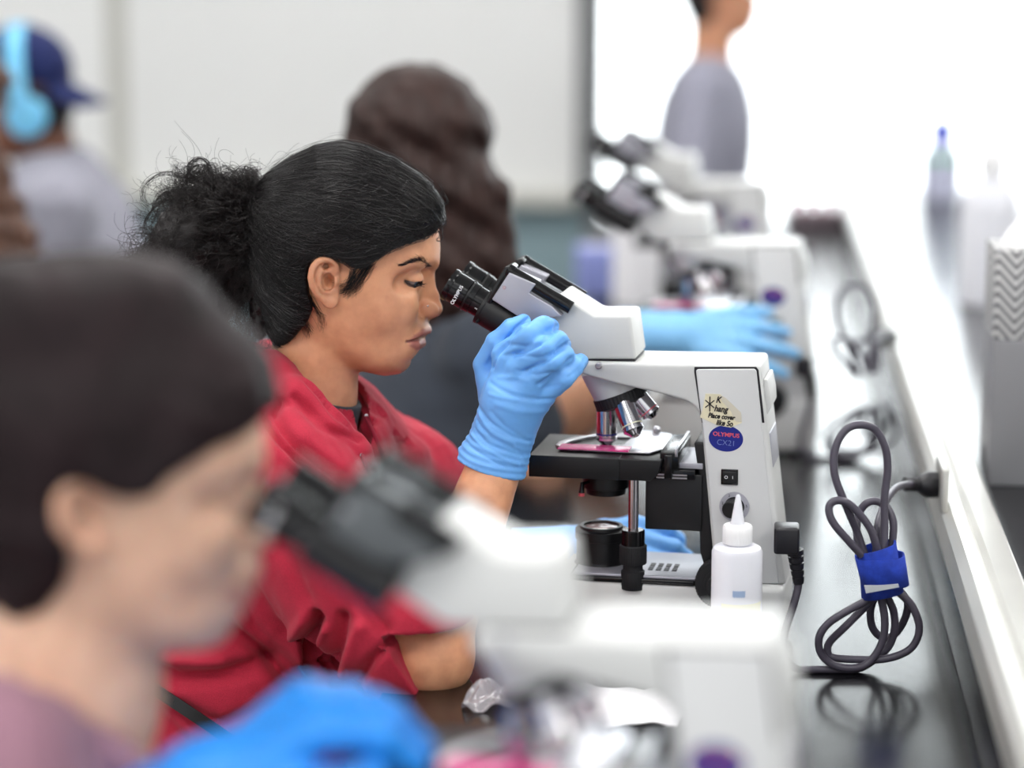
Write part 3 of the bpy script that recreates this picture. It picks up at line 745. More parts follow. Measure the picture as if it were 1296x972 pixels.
def tomesh(name, V, Q, m, parent=None, col=None, origin=(0, 0, 0)):
    V = V - A3(origin)
    me = bpy.data.meshes.new(name); me.vertices.add(len(V)); me.vertices.foreach_set('co', V.astype(np.float32).ravel())
    me.loops.add(Q.size); me.loops.foreach_set('vertex_index', Q.astype(np.int32).ravel())
    me.polygons.add(len(Q)); me.polygons.foreach_set('loop_start', np.arange(0, Q.size, 4, dtype=np.int32)); me.polygons.foreach_set('loop_total', np.full(len(Q), 4, np.int32))
    me.update(calc_edges=True); me.validate(); me.polygons.foreach_set('use_smooth', np.ones(len(me.polygons), bool))
    for mm in (m if isinstance(m, (list, tuple)) else [m]): me.materials.append(mm)
    if col is not None:
        at_ = me.color_attributes.new('Col', 'FLOAT_COLOR', 'POINT'); c = np.ones((len(V), 4), np.float32); c[:, :3] = col; at_.data.foreach_set('color', c.ravel())
    o = bpy.data.objects.new(name, me); link(o, parent); return o
def vnormals(V, Q):
    a = V[Q[:, 2]] - V[Q[:, 0]]; b = V[Q[:, 3]] - V[Q[:, 1]]; fn = np.cross(a, b); N = np.zeros_like(V)
    for k in range(4): np.add.at(N, Q[:, k], fn)
    return N / (np.linalg.norm(N, axis=1, keepdims=True) + 1e-12)
class Frame:
    """a vertical plane through o turned by rz: traces photo outlines into local (x forward, y to the far side, z up)"""
    def __init__(s, o, rz): s.o = A3(o); s.e = np.array([math.cos(rz), math.sin(rz), 0]); s.n = np.array([-math.sin(rz), math.cos(rz), 0]); s.rz = rz
    def xz(s, px, py, yl=0):
        d = A3(ray(px, py)); p0 = s.o + s.n * yl; c = A3(CAM); p = c + d * (((p0 - c) @ s.n) / (d @ s.n)); q = p - s.o; return np.array([q @ s.e, q[2]])
    def pt(s, px, py, yl=0): x, z = s.xz(px, py, yl); return np.array([x, yl, z])
    def w(s, q): return s.o + s.e * q[0] + s.n * q[1] + np.array([0, 0, q[2]])
    def loc(s, P): q = P - s.o; return np.stack([q @ s.e, q @ s.n, q[:, 2]], 1)
class Field2:
    """signed distance to an outline (positive inside) on a grid, slightly smoothed"""
    def __init__(s, poly, lo=-.26, hi=.26, st=.0015, blur=2):
        s.lo, s.st = lo, st; g = np.arange(lo, hi, st); s.n = len(g); X, Z = np.meshgrid(g, g, indexing='ij'); P = np.stack([X.ravel(), Z.ravel()], 1)
        poly = np.array(poly); D = np.full(len(P), 1e9); ins = np.zeros(len(P), bool)
        for i in range(len(poly)):
            a, b = poly[i], poly[(i + 1) % len(poly)]; ab = b - a; t = np.clip(((P - a) @ ab) / (ab @ ab + 1e-12), 0, 1)
            D = np.minimum(D, np.linalg.norm(P - a - t[:, None] * ab, axis=1))
            c = ((a[1] > P[:, 1]) != (b[1] > P[:, 1])); xx = a[0] + (P[:, 1] - a[1]) * (b[0] - a[0]) / (b[1] - a[1] + 1e-15); ins ^= c & (P[:, 0] < xx)
        F = np.where(ins, D, -D).reshape(X.shape)
        k = np.array([1, 4, 6, 4, 1]) / 16.
        for _ in range(blur):
            for ax_ in (0, 1):
                Fp = np.pad(F, [(2, 2) if q == ax_ else (0, 0) for q in (0, 1)], mode='edge'); F = sum(k[j] * np.take(Fp, np.arange(j, j + F.shape[ax_]), axis=ax_) for j in range(5))
        s.F = F
    def __call__(s, x, z):
        u = np.clip((x - s.lo) / s.st, 0, s.n - 1.001); v = np.clip((z - s.lo) / s.st, 0, s.n - 1.001); i = u.astype(int); j = v.astype(int); u -= i; v -= j; F = s.F
        return (F[i, j] * (1 - u) + F[i + 1, j] * u) * (1 - v) + (F[i, j + 1] * (1 - u) + F[i + 1, j + 1] * u) * v
def rbf(pts, sig):
    C = np.array([p[:2] for p in pts]); W_ = np.array([p[2] for p in pts])
    def f(x, z):
        a = np.zeros(len(x)); b = np.full(len(x), 1e-12)
        for c, w_ in zip(C, W_):
            g = np.exp(-((x - c[0]) ** 2 + (z - c[1]) ** 2) / (2 * sig * sig)) + 1e-7; a += g * w_; b += g
        return a / b
    return f
# ------------------------------------------------------------------ the head, traced from the woman in the red hoodie
HF = Frame(at(440, 340, 2.43), R(7))
hx = lambda l, yl=0: [HF.xz(a, b, yl) for a, b in l]
base_px = [(555, 285), (556.5, 300), (557.5, 315), (556.5, 325), (553, 334), (546.0, 344), (541, 354), (536, 366), (533, 379), (534.5, 391), (540, 401), (542.5, 409), (544.5, 415), (541, 422), (538, 427), (537, 434), (533, 440), (524, 443.5), (520.5, 449), (520.5, 457), (517, 465), (507, 472), (487, 474.5), (466, 470), (448, 462), (428, 450), (405, 437), (375, 425), (347, 400), (330, 365), (322, 330), (322, 295), (330, 262), (348, 232), (370, 213), (400, 199), (432, 191), (465, 193), (500, 206), (530, 230), (548, 258)]
HB = Field2(hx(base_px), blur=1)
def px_rbf(l, sig): return rbf([(*HF.xz(a, b, -.04), w_) for a, b, w_ in l], sig)
HW = px_rbf([(430, 240, .073), (360, 290, .073), (325, 330, .066), (490, 230, .068), (548, 300, .062), (505, 315, .067), (460, 335, .070), (415, 360, .070), (535, 350, .059), (500, 385, .068), (455, 400, .067), (530, 395, .054), (528, 432, .0425), (505, 438, .0535), (512, 462, .040), (480, 462, .050), (450, 440, .060), (400, 430, .055), (360, 420, .054)], .020)
HR = px_rbf([(430, 260, .080), (350, 300, .075), (500, 230, .075), (545, 300, .058), (540, 350, .050), (500, 390, .050), (455, 400, .050), (530, 425, .036), (512, 462, .032), (480, 462, .026), (440, 445, .030), (400, 430, .035), (360, 410, .05)], .020)
def inflate(d, y, W_, R_, k=.055):
    a = 1 - np.minimum(d / R_, 1); return (np.sqrt(a * a + (y / W_) ** 2) - 1) * k
def skull(q): return inflate(HB(q[:, 0], q[:, 2]), q[:, 1], HW(q[:, 0], q[:, 2]), HR(q[:, 0], q[:, 2]))
_SC = {}
def surf(px, py, inset=0, f=skull, hi=.11):
    k = (px, py, f.__name__)
    if k not in _SC: _SC[k] = _surf(px, py, 0, f, hi)
    return _SC[k] + np.array([0, inset, 0])
def _surf(px, py, inset=0, f=skull, hi=.11):
    """lateral position of the near side of the head under a photo point"""
    yl = -.05
    for _ in range(4):
        x, z = HF.xz(px, py, yl); lo, hh = 0., hi
        for _ in range(22):
            m = (lo + hh) / 2
            if f(np.array([[x, -m, z]]))[0] < 0: lo = m
            else: hh = m
        yl = -lo
    return np.array([x, yl + inset, z])
mir = lambda p: np.array([p[0], -p[1], p[2]])
def both(q, g): return np.minimum(g(q), g(q * np.array([1, -1, 1])))
HH = lambda px, py, yl=0: HF.pt(px, py, yl)
EYE = HH(520, 354.5, -.0310); EYE_R = .0122
def on_ball(px, py, r):
    yl = EYE[1]
    for _ in range(3):
        x, z = HF.xz(px, py, yl); dd = r * r - (x - EYE[0]) ** 2 - (z - EYE[2]) ** 2; yl = EYE[1] - math.sqrt(max(dd, 1e-7))
    return np.array([x, yl, z])
lid_line = [on_ball(*p, .0130) for p in ((535, 357.5), (531, 359.8), (525, 361), (519, 360), (514.5, 357.3), (511.5, 354.5))]
lid_crease = [on_ball(*p, .0136) for p in ((537, 348.5), (531, 345.5), (523, 345), (515, 347.5), (509.5, 352))]
ear_px = [(429, 338), (426, 331), (419.5, 326.5), (410, 324), (400, 327.5), (392.5, 337), (390.6, 349), (393, 362), (399.5, 374), (406, 382), (412, 388), (418.5, 390.5), (425, 387), (428, 380), (428, 366), (429, 352)]
ear0 = HH(425, 358, -.071)
EARF = Field2([HF.xz(a, b, -.08) for a, b in ear_px], blur=1)
def ear_y(x): return -(.0725 + np.clip((ear0[0] - x), -.01, .04) * .42)
def ear_c(px, py, out=0): x, z = HF.xz(px, py, -.078); return np.array([x, float(ear_y(np.array(x))) - out, z])
helix = [ear_c(*p) for p in ((421, 351, -.001), (425, 343, .001), (424.5, 336, .002), (419, 330, .003), (410, 327.8, .0035), (402, 331, .0035), (396, 339, .0035), (394, 350, .0035), (396.3, 361, .003), (402, 372, .0025), (409, 380, .001))]
anti = [ear_c(*p) for p in ((415, 340, .000), (407, 342, .002), (403, 350, .0025), (403.5, 360, .0025), (409, 368.5, .002), (416, 371, .0015))]
def ear(q):
    e = np.maximum(np.abs(q[:, 1] - ear_y(q[:, 0])) - .0022, -EARF(q[:, 0], q[:, 2]))
    e = smin(e, chain(q, helix, [.0024] + [.0034] * 8 + [.0028, .0026]), .0015)
    e = smin(e, chain(q, anti, [.0018, .0024, .0026, .0026, .0024, .002]), .0015)
    e = smin(e, ell(q, ear_c(424.5, 357.5, .0015), (.0032, .0035, .0050)), .002)
    e = smin(e, ell(q, ear_c(417.5, 383, .0003), (.0075, .0036, .0065)), .003)
    e = smax(e, -ell(q, ear_c(415.0, 357, .001), (.0064, .0135, .0090)), .0012)
    e = smax(e, -ell(q, ear_c(414.5, 337.5, .0035), (.0055, .0055, .0038)), .0012)
    return e
def head_base(q):
    d = skull(q)
    qm = q.copy(); qm[:, 1] = -np.abs(q[:, 1])                       # mirror both halves onto the near one
    d = smin(d, ell(qm, surf(496, 390, .016), (.026, .017, .022)), .016)         # cheek
    d = smin(d, ell(qm, surf(490, 445, .020), (.030, .018, .018)), .016)
    d = smin(d, chain(qm, [HH(545.5, 334, -.008), HH(538, 330.5, -.024), surf(520, 331, .006), surf(508, 337, .006)], [.0060, .0062, .0055, .004]), .010)   # brow
    d = smax(d, -ell(qm, HH(539, 348, -.0260), (.0090, .0100, .0075)), .012)      # socket by the nose
    d = smax(d, -ell(qm, surf(518, 357, -.0065), (.0150, .009, .0095)), .010)
    d = smin(d, np.linalg.norm(qm - EYE, axis=1) - .0130, .0030)                  # lids
    d = smax(d, -(chain(qm, lid_line, [.0012, .0025, .0032, .0030, .0021, .0010])), .0008)
    # nose
    n_ = chain(q, [HH(540.5, 343, 0), HH(540.8, 356, 0), HH(546.5, 375, 0), HH(550.0, 388, 0)], [.0052, .0058, .0068, .0068], .004)
    n_ = smin(n_, ell(q, HH(549.3, 391.5, 0), (.0084, .0088, .0078)), .004)
    n_ = smin(n_, chain(q, [HH(546, 397, 0), HH(541, 400, 0)], [.0042, .004]), .003)
    n_ = smin(n_, ell(qm, HH(541.5, 391.5, -.0130), (.0115, .0068, .0082), rotm(0, 12, 0)), .006)
    d = smin(d, chain(q, [HH(536, 350, 0), HH(534, 372, 0), HH(532, 388, 0)], [.010, .0125, .0125]), .008)
    d = smin(d, n_, .0055)
    d = smax(d, -ell(qm, HH(546, 400.5, -.0062), (.0052, .0028, .0038), rotm(0, -10, 0)), .0015)
    d = smax(d, -(chain(qm, [HH(532, 383, -.018), HH(529.5, 392, -.020), HH(532.5, 400, -.0195)], [.0010, .0014, .0010])), .004)
    return d
def sb(a, b, i=0): return surf(a, b, i, head_base)
lipU = [HH(542.3, 418.2, 0), HH(541.3, 418.2, -.007), sb(533, 421.0, .0008), sb(524, 426.5, .0006), sb(516, 431.5, .0010)]
lipL = [HH(533.5, 434.5, 0), HH(532.5, 434.5, -.008), sb(527, 436.5, .0012), sb(521, 435.0, .0010), sb(516.5, 432.8, .0012)]
lipM = [HH(542, 425.5, 0), HH(540, 425, -.008), sb(531, 428.5, -.0006), sb(523, 431, -.0004), sb(514.5, 432.5, 0.0)]
def head_fn(q):
    d = head_base(q); qm = q.copy(); qm[:, 1] = -np.abs(q[:, 1])
    # nasolabial and mouth
    d = smin(d, chain(qm, lipU, [.0034, .0036, .0028, .0022, .0010]), .0030)
    d = smin(d, chain(qm, lipL, [.0044, .0046, .0040, .0028, .0012]), .0035)
    d = smax(d, -chain(qm, lipM, [.0008, .0009, .0009, .0009, .0008]), .0022)
    d = smin(d, ear(qm), .0035)
    d = smax(d, -ell(qm, ear_c(415.5, 358, .000), (.0050, .0125, .0068)), .0015)
    return d
neck_pts = [HH(418, 395, .0), HH(402, 440, .0), HH(392, 500, .0), HH(372, 560, 0)]
def neck(q, k=1.0): return chain(q, neck_pts, [.046 * k, .0445 * k, .047 * k, .060 * k], .01)
def hn(q):
    h = head_fn(q); m = np.abs(h) < .05
    return smin(h, neck(q), .014)
def lip_col(q, base, lip=(.42, .13, .13), blush=(.56, .23, .14)):
    """skin colours: lips, warmer cheek and ear, dark lid line; mouth crease shade painted in"""
    qm = q.copy(); qm[:, 1] = -np.abs(q[:, 1]); c = np.tile(np.array(base, float), (len(q), 1))
    def mix(c, col, w_): return c * (1 - w_[:, None]) + np.array(col) * w_[:, None]
    w_ = np.exp(-(np.linalg.norm(qm - surf(478, 418), axis=1) / .03) ** 2) * .22; c = mix(c, blush, w_)
    w_ = np.exp(-(np.linalg.norm(qm - HH(549, 391), axis=1) / .011) ** 2) * .35; c = mix(c, blush, w_)
    e = ear(qm); c = mix(c, blush, np.clip(1 - e / .004, 0, 1) * .35)
    u_ = chain(qm, lipU, [.0034, .0036, .0030, .0024, .001]); l_ = chain(qm, lipL, [.0056, .0056, .0048, .0032, .0012])
    c = mix(c, lip, np.clip(1.0 - np.minimum(u_, l_) / .0011, 0, 1) * .75)
    m_ = chain(qm, lipM, [.0006] * 5); c = mix(c, (.12, .03, .03), np.clip(1 - m_ / .0014, 0, 1) * .85)  # parting of the lips darkened: crease shade put into the colour
    ll = chain(qm, lid_line, [.0016] * 6); c = mix(c, (.09, .045, .035), np.clip(1 - ll / .0012, 0, 1) * .7)
    return c
SK = {}
def skin(name, colr, rough=.42): return mat(name, colr, rough, sss=.25, bump=.22, bscale=900, attr='Col', var=.14, vscale=60, spec=.5, sssr=(.9, .3, .15))
M['skin'] = skin('skin', (200, 150, 120)); M['skinb'] = skin('skin_far', (200, 150, 120))
M['nitrile'] = mat('blue_nitrile', (112, 176, 244), .42, bump=.25, bscale=160, sss=.15, sssr=(.3, .6, 1), var=.10, vscale=25)
M['nitrile2'] = mat('blue_nitrile_bright', (38, 140, 232), .4, bump=.2, bscale=160)
M['nitrile3'] = mat('blue_nitrile_far', (130, 190, 236), .4, bump=.2, bscale=160)
# ------------------------------------------------------------------ hair, clothes and hands
def hair_curves(name, strands, rad, m, parent, origin=(0, 0, 0)):
    cu = bpy.data.hair_curves.new(name); cu.add_curves([len(s_) for s_ in strands])
    P = np.concatenate(strands) - A3(origin); cu.points.foreach_set('position', P.astype(np.float32).ravel())
    a = cu.attributes.get('radius') or cu.attributes.new('radius', 'FLOAT', 'POINT')
    rr = np.concatenate([np.linspace(1, .45, len(s_)) * r_ for s_, r_ in zip(strands, (rad if hasattr(rad, '__len__') else [rad] * len(strands)))]); a.data.foreach_set('value', rr.astype(np.float32))
    cu.materials.append(m); o = bpy.data.objects.new(name, cu); link(o, parent); return o
def hair_mat(name, col, rough=.32, spec=.6, streak=None):
    return mat(name, col, rough, spec=spec, bump=.35, bscale=260, var=.35, vscale=30)
M['hairB'] = hair_mat('black_hair', (9, 7, 8), .5, .2)
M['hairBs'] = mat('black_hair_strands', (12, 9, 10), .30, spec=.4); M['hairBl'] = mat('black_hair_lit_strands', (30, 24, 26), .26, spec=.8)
M['curlB'] = mat('curly_hair_strands', (22, 15, 15), .40, spec=.5)
M['hairA'] = hair_mat('dark_brown_hair', (30, 17, 20), .6, .25)
M['hairC'] = hair_mat('long_brown_hair', (50, 32, 28), .55, .3)
M['hairE'] = hair_mat('curly_brown_hair', (88, 54, 36), .55)
M['hairF'] = hair_mat('short_dark_hair', (30, 22, 24), .5)
def fleece(name, c1, c2, bump=.5):
    m = mat(name, c1, .85, sheen=.08, var=1, vscale=1300, vcol=c2, detail=6, bump=bump, bscale=900); return m
M['red'+'_fleece'] = fleece('red_fleece', (188, 34, 62), (160, 25, 50))
M['charcoal'] = fleece('charcoal_knit', (50, 57, 68), (40, 46, 56), .3)
M['mauve'] = fleece('mauve_knit', (160, 120, 134), (140, 102, 118), .3)
M['greyhood'] = fleece('grey_fleece', (158, 158, 170), (138, 138, 150), .3)
M['greyshirt'] = fleece('grey_shirt', (160, 160, 176), (145, 145, 160), .3)
M['denim'] = fleece('dark_trousers', (40, 44, 60), (30, 33, 46), .3)
M['navy'] = fleece('navy_cap', (16, 34, 96), (12, 24, 70), .3)
M['strap'] = mat('black_strap', (20, 20, 22), .5, bump=.3)
M['shoe'] = mat('shoe', (40, 40, 44), .5)
def stroke(V, N, path, w_, depth, ynear=None, facing=-.1):
    """press a crease (depth>0) or raise a fold into the camera side of a cloth; path in world x,z"""
    P = V[:, [0, 2]]; d = np.full(len(V), 1e9)
    for a, b in zip(path[:-1], path[1:]):
        ab = b - a; t = np.clip(((P - a) @ ab) / (ab @ ab + 1e-12), 0, 1); d = np.minimum(d, np.linalg.norm(P - a - t[:, None] * ab, axis=1))
    k = np.exp(-(d / w_) ** 2) * (N[:, 1] < facing)
    if ynear is not None: k = k * (V[:, 1] < ynear)
    return V - N * (k * depth)[:, None]
def xz(px, py, Y): p = at(px, py, Y); return np.array([p.x, p.z])
def fnoise(P, sc_, seed=0):
    r_ = np.random.default_rng(seed); o = np.zeros(len(P))
    for i in range(7):
        k = r_.normal(size=3); k /= np.linalg.norm(k); o += np.sin(P @ k * sc_ * (1 + .45 * i) + r_.uniform(0, 6.28)) / (1 + .45 * i)
    return o / 2.5
def hand(P, w_, fwd, nrm, scale=1.0, curl=.5, thumb=1, spread=.1, curls=None):
    """five-fingered hand as one field: wrist w_, pointing fwd, back of hand towards nrm"""
    f_ = A3(fwd); f_ /= np.linalg.norm(f_); n_ = A3(nrm); n_ -= f_ * (n_ @ f_); n_ /= np.linalg.norm(n_); s_ = np.cross(f_, n_) * thumb
    q = P - A3(w_); q = np.stack([q @ f_, q @ s_, q @ n_], 1) / scale
    d = None
    L = (.040, .045, .041, .032); mc = ((.086, .030), (.090, .008), (.085, -.013), (.078, -.032))
    for i in range(4):
        m_ = np.array([mc[i][0], mc[i][1], 0]); a = spread * (1.5 - i); c = curl if curls is None else curls[i]
        pts = [np.array([.012, mc[i][1] * .45, 0]), m_]; ang = .15; rs = [.016, .0125]
        p = m_.copy()
        for j, (l, r_) in enumerate(((L[i], .0105), (L[i] * .62, .0096), (L[i] * .55, .008))):
            ang += c * (.75 if j == 0 else 1.0); p = p + l * np.array([math.cos(ang) * math.cos(a), math.sin(a) * math.cos(ang), -math.sin(ang)]); pts.append(p); rs.append(r_)
        e = chain(q, pts, rs, .003); d = e if d is None else smin(d, e, .006)
    d = smin(d, chain(q, [(.015, .012, -.004), (.045, .038, -.014), (.074, .050, -.026), (.098, .050, -.036)], [.017, .0145, .0115, .0095], .004), .010)
    d = smin(d, ell(q, (.045, 0, -.004), (.045, .036, .014)), .010)
    d = smin(d, cap(q, (-.04, 0, 0), (.02, 0, 0), .027, .026), .012)
    return d * scale
def bbox_guard(f, c, r, P):
    """evaluate f only near its sphere; elsewhere return the distance to that sphere"""
    c = A3(c); dd = np.linalg.norm(P - c, axis=1); o = dd - r * .75; m = dd < r + .035
    if m.any(): o[m] = f(P[m])
    return o
class HeadPose:
    """places the head field elsewhere: origin o, yaw rz, extra pitch"""
    def __init__(s, o, rz, pitch=0, scale=1): s.o = A3(o); s.rz = rz; s.p = pitch; s.s = scale; s.M = np.array(Matrix.Rotation(rz, 3, 'Z') @ Matrix.Rotation(pitch, 3, 'Y'))
    def loc(s, P): return (P - s.o) @ s.M / s.s
    def w(s, q): return s.o + s.M @ (A3(q) * s.s)
    def f(s, P): return hn(s.loc(P)) * s.s
def limbs(P, L, k=.02):
    d = None
    for pts, rs in L:
        e = chain(P, pts, rs, .02); d = e if d is None else smin(d, e, k)
    return d
def torso_fn(E, off=0, k=.06):
    def f(P):
        d = None
        for c, r_, rot in E:
            e = ell(P, c, [x + off for x in r_], rot); d = e if d is None else smin(d, e, k)
        return d
    return f
# outlines of hair
hairline_px = [(566, 286), (557, 286), (555, 293), (548, 297), (535, 303), (517, 308), (500, 315), (476, 329), (462, 341), (447, 341), (435, 333), (420, 326), (404, 322), (393, 333), (389, 350), (391, 372), (396, 392), (389, 410), (375, 427), (360, 445)]
hair_mask_px = hairline_px + [(345, 452), (280, 430), (270, 300), (280, 170), (430, 120), (560, 160), (600, 260)]
hair_out_px = [(560, 300), (565, 279), (561, 253), (546, 233), (533, 220.5), (500, 200), (459, 183.5), (432, 178.5), (398, 185), (364, 203), (335, 226), (318, 246), (311, 275), (312, 320), (320, 365), (334, 405), (350, 440), (372, 440), (400, 450), (480, 440), (540, 400), (555, 340)]
hl_y = [0, -.010, -.020, -.032, -.045, -.055, -.062, -.070, -.074, -.076, -.080, -.084, -.086, -.086, -.084, -.082, -.078, -.074, -.066, -.055]
mask_pts = [HF.xz(a, b, y) for (a, b), y in zip(hairline_px, hl_y)] + hx([(345, 462), (280, 440), (270, 300), (280, 170), (430, 120), (560, 160), (600, 260)])
HMASK = Field2(mask_pts, lo=-.36, hi=.36, st=.002, blur=1); HOUT = Field2(hx(hair_out_px), blur=1)
def hair_shell(q):
    x, z = q[:, 0], q[:, 2]
    wave = .0012 * np.sin((x * .5 + z) * 260) * np.clip((x - .02) / .05, 0, 1)
    d = inflate(HOUT(x, z), q[:, 1], HW(x, z) + .0095 + wave, HR(x, z) + .01)
    return smax(d, -HMASK(x, z) + .0005, .0045)
CEN = HH(430, 300, 0)
def radial(dirs, f, r0=.03, r1=.16):
    lo = np.full(len(dirs), r0); hi = np.full(len(dirs), r1)
    for _ in range(18):
        m = (lo + hi) / 2; ins = f(CEN + dirs * m[:, None]) < 0; lo = np.where(ins, m, lo); hi = np.where(ins, hi, m)
    return lo
def shell_noclip(q): x, z = q[:, 0], q[:, 2]; return inflate(HOUT(x, z), q[:, 1], HW(x, z) + .0095, HR(x, z) + .01)
TIE = HH(320, 262, 0)
def head_strands(n, seed, lift=(0, .0022), seg=22, toend=1.0, wav=.0006, starts=None, tie=None, tmax=None, sideonly=True):
    r_ = np.random.default_rng(seed); T = TIE if tie is None else tie; st = []
    tries = r_.uniform([-.14, 0, -.10], [.13, 0, .14], (n * 4, 3))
    ok = (HMASK(tries[:, 0], tries[:, 2]) > .0005) & (HOUT(tries[:, 0], tries[:, 2]) > .0005); tries = tries[ok][:n]
    sgn = np.where(r_.random(len(tries)) < .8, -1., 1.)
    x, z = tries[:, 0], tries[:, 2]; d = HOUT(x, z); R_ = HR(x, z) + .01; W_ = HW(x, z) + .0095; a = 1 - np.minimum(d / R_, 1); y = W_ * np.sqrt(np.maximum(1 - a * a, 0)) * sgn
    s = np.stack([x, y, z], 1)
    t = np.linspace(0, 1, seg)[None, :, None] * (r_.uniform(.25, .9, (len(s), 1, 1)) if tmax is None else tmax)
    p = s[:, None] * (1 - t) + T[None, None] * t
    sag = np.sin(np.linspace(0, 1, seg) * math.pi)[None, :] * r_.uniform(.0, .02, (len(s), 1)); p[:, :, 2] -= sag
    dv = p.reshape(-1, 3) - CEN; L = np.linalg.norm(dv, axis=1, keepdims=True); dv = dv / L; rr = radial(dv, shell_noclip)
    lf = np.repeat(r_.uniform(*lift, len(s)), seg) + .0002
    lf = lf + wav * np.sin(np.tile(np.linspace(0, 9, seg), len(s)) + np.repeat(r_.uniform(0, 6, len(s)), seg))
    q = CEN + dv * (rr + lf)[:, None]
    q = q.reshape(len(s), seg, 3); out = []
    for c_ in q:
        bad = np.nonzero(HMASK(c_[:, 0], c_[:, 2]) < -.0015)[0]; c_ = c_[:bad[0]] if len(bad) else c_
        if len(c_) > 4: out.append(c_)
    return out
# ------------------------------------------------------------------ the woman in the red hoodie (in focus)
import time as _t; _T0 = _t.time()
def W3(px, py, Y): return A3(at(px, py, Y))
B = empty('person', (at(300, 1000, 2.44).x, 2.44, 0)); BO = A3(B.location)
tag(B, 'woman in a red hoodie with curly black ponytail looking into the sharp microscope', 'person')
shR, elR, wrR = W3(352, 606, 2.315), W3(540, 826, 2.262), W3(632, 573, 2.338)
shL, elL, wrL = W3(455, 585, 2.585), W3(590, 770, 2.60), W3(712, 700, 2.55)
E_t = [(W3(362, 668, 2.45), (.112, .175, .165), rotm(0, 18, -14)), (W3(318, 830, 2.45), (.150, .170, .19), rotm(0, 8, -8)), (W3(285, 1010, 2.45), (.155, .185, .15), None)]
hip = W3(275, 1040, 2.45)
knR, knL = np.array([-.36, 2.33, .62]), np.array([-.36, 2.60, .62])
hipR, hipL = hip + np.array([0, -.10, -.02]), hip + np.array([0, .10, -.02])
legs = [([hipR, knR, np.array([-.42, 2.33, .12])], [.095, .068, .045]), ([hipL, knL, np.array([-.42, 2.60, .12])], [.095, .068, .045])]
feet = [([np.array([-.44, y, .045]), np.array([-.24, y, .035])], [.045, .035]) for y in (2.33, 2.60)]
# gloved right hand on the microscope head: each finger traced
def gp(*a): return [W3(*p) for p in a]
FG = [
 (gp((624, 500, 2.358), (614, 462, 2.362), (628, 433, 2.352), (646, 416, 2.350), (662, 407.5, 2.358)), [.0150, .0118, .0102, .0094, .0080]),
 (gp((638, 520, 2.345), (640, 452, 2.336), (668, 425, 2.322), (688, 413.5, 2.335), (697, 413, 2.356)), [.016, .0145, .0116, .0104, .0086]),
 (gp((645, 520, 2.34), (656, 464, 2.328), (688, 441, 2.314), (706, 432, 2.328), (712, 436, 2.352)), [.016, .0145, .0114, .0103, .0088]),
 (gp((652, 525, 2.34), (672, 482, 2.325), (699, 459, 2.313), (714, 450, 2.328), (718, 453, 2.352)), [.016, .0140, .0112, .0100, .0085]),
 (gp((656, 530, 2.342), (686, 500, 2.332), (713, 479, 2.322), (727, 465, 2.336), (735, 457, 2.352)), [.016, .0125, .0102, .0090, .0074])]
def handB(P):
    d = None
    for i, (p, r_) in enumerate(FG):
        e = chain(P, p, r_, .003); d = e if d is None else smin(d, e, .0028 if i else .006)
    d = smin(d, chain(P, gp((636, 572, 2.338), (640, 538, 2.340), (650, 508, 2.338), (672, 488, 2.338)), [.0255, .028, .030, .022], .01), .010)
    return d
dirL = A3((.75, -.05, .12)); 
def handL(P): return hand(P, wrL, dirL, (-.1, -.6, .8), .92, .55, -1)
def bodyB(P):
    d = bbox_guard(lambda q: hn(HF.loc(q)), HF.w(HH(430, 350, 0)), .26, P)
    t = torso_fn(E_t, -.030)(P)
    d = smin(d, t, .02)
    arms = limbs(P, [([shR, elR], [.044, .038]), ([elR, wrR], [.0400, .0265]), ([shL, elL], [.044, .038]), ([elL, wrL], [.038, .026])], .012)
    d = smin(d, arms, .015)
    d = smin(d, ell(P, elR + np.array([.006, 0, -.004]), (.041, .040, .042)), .01)
    d = smin(d, bbox_guard(lambda q: handB(q) + .006, W3(665, 490, 2.34), .12, P), .006)
    d = smin(d, bbox_guard(lambda q: handL(q) + .004, wrL + dirL * .07, .15, P), .006)
    return smin(d, np.minimum(limbs(P, legs), limbs(P, feet)), .03)
hx0, hx1 = HF.w(HH(385, 340, 0))[0], HF.w(HH(566, 340, 0))[0]
ax = [axis_pts(-.80, .02, .008, .0016, hx0, hx1), axis_pts(2.20, 2.78, .008, .0017, 2.335, 2.50), axis_pts(-.02, 1.45, .008, .0016, HF.w(HH(440, 480, 0))[2], HF.w(HH(440, 310, 0))[2])]
V, Q = isomesh(bodyB, ax); V = refine(bodyB, V, 1, .0015)
N = vnormals(V, Q); V = stroke(V, N, [xz(a, b, 2.385) for a, b in ((512, 350), (518, 344.5), (527, 342.5), (534, 344.5), (537.5, 351))], .0008, .0008)
c = np.tile(np.array(srgb(224, 164, 126)[:3]), (len(V), 1)); q = HF.loc(V); nearh = np.linalg.norm(q, axis=1) < .22
c[nearh] = lip_col(q[nearh], srgb(224, 164, 126)[:3])
tomesh('body', V, Q, M['skin'], B, c, BO); print('body', len(V), _t.time() - _T0)
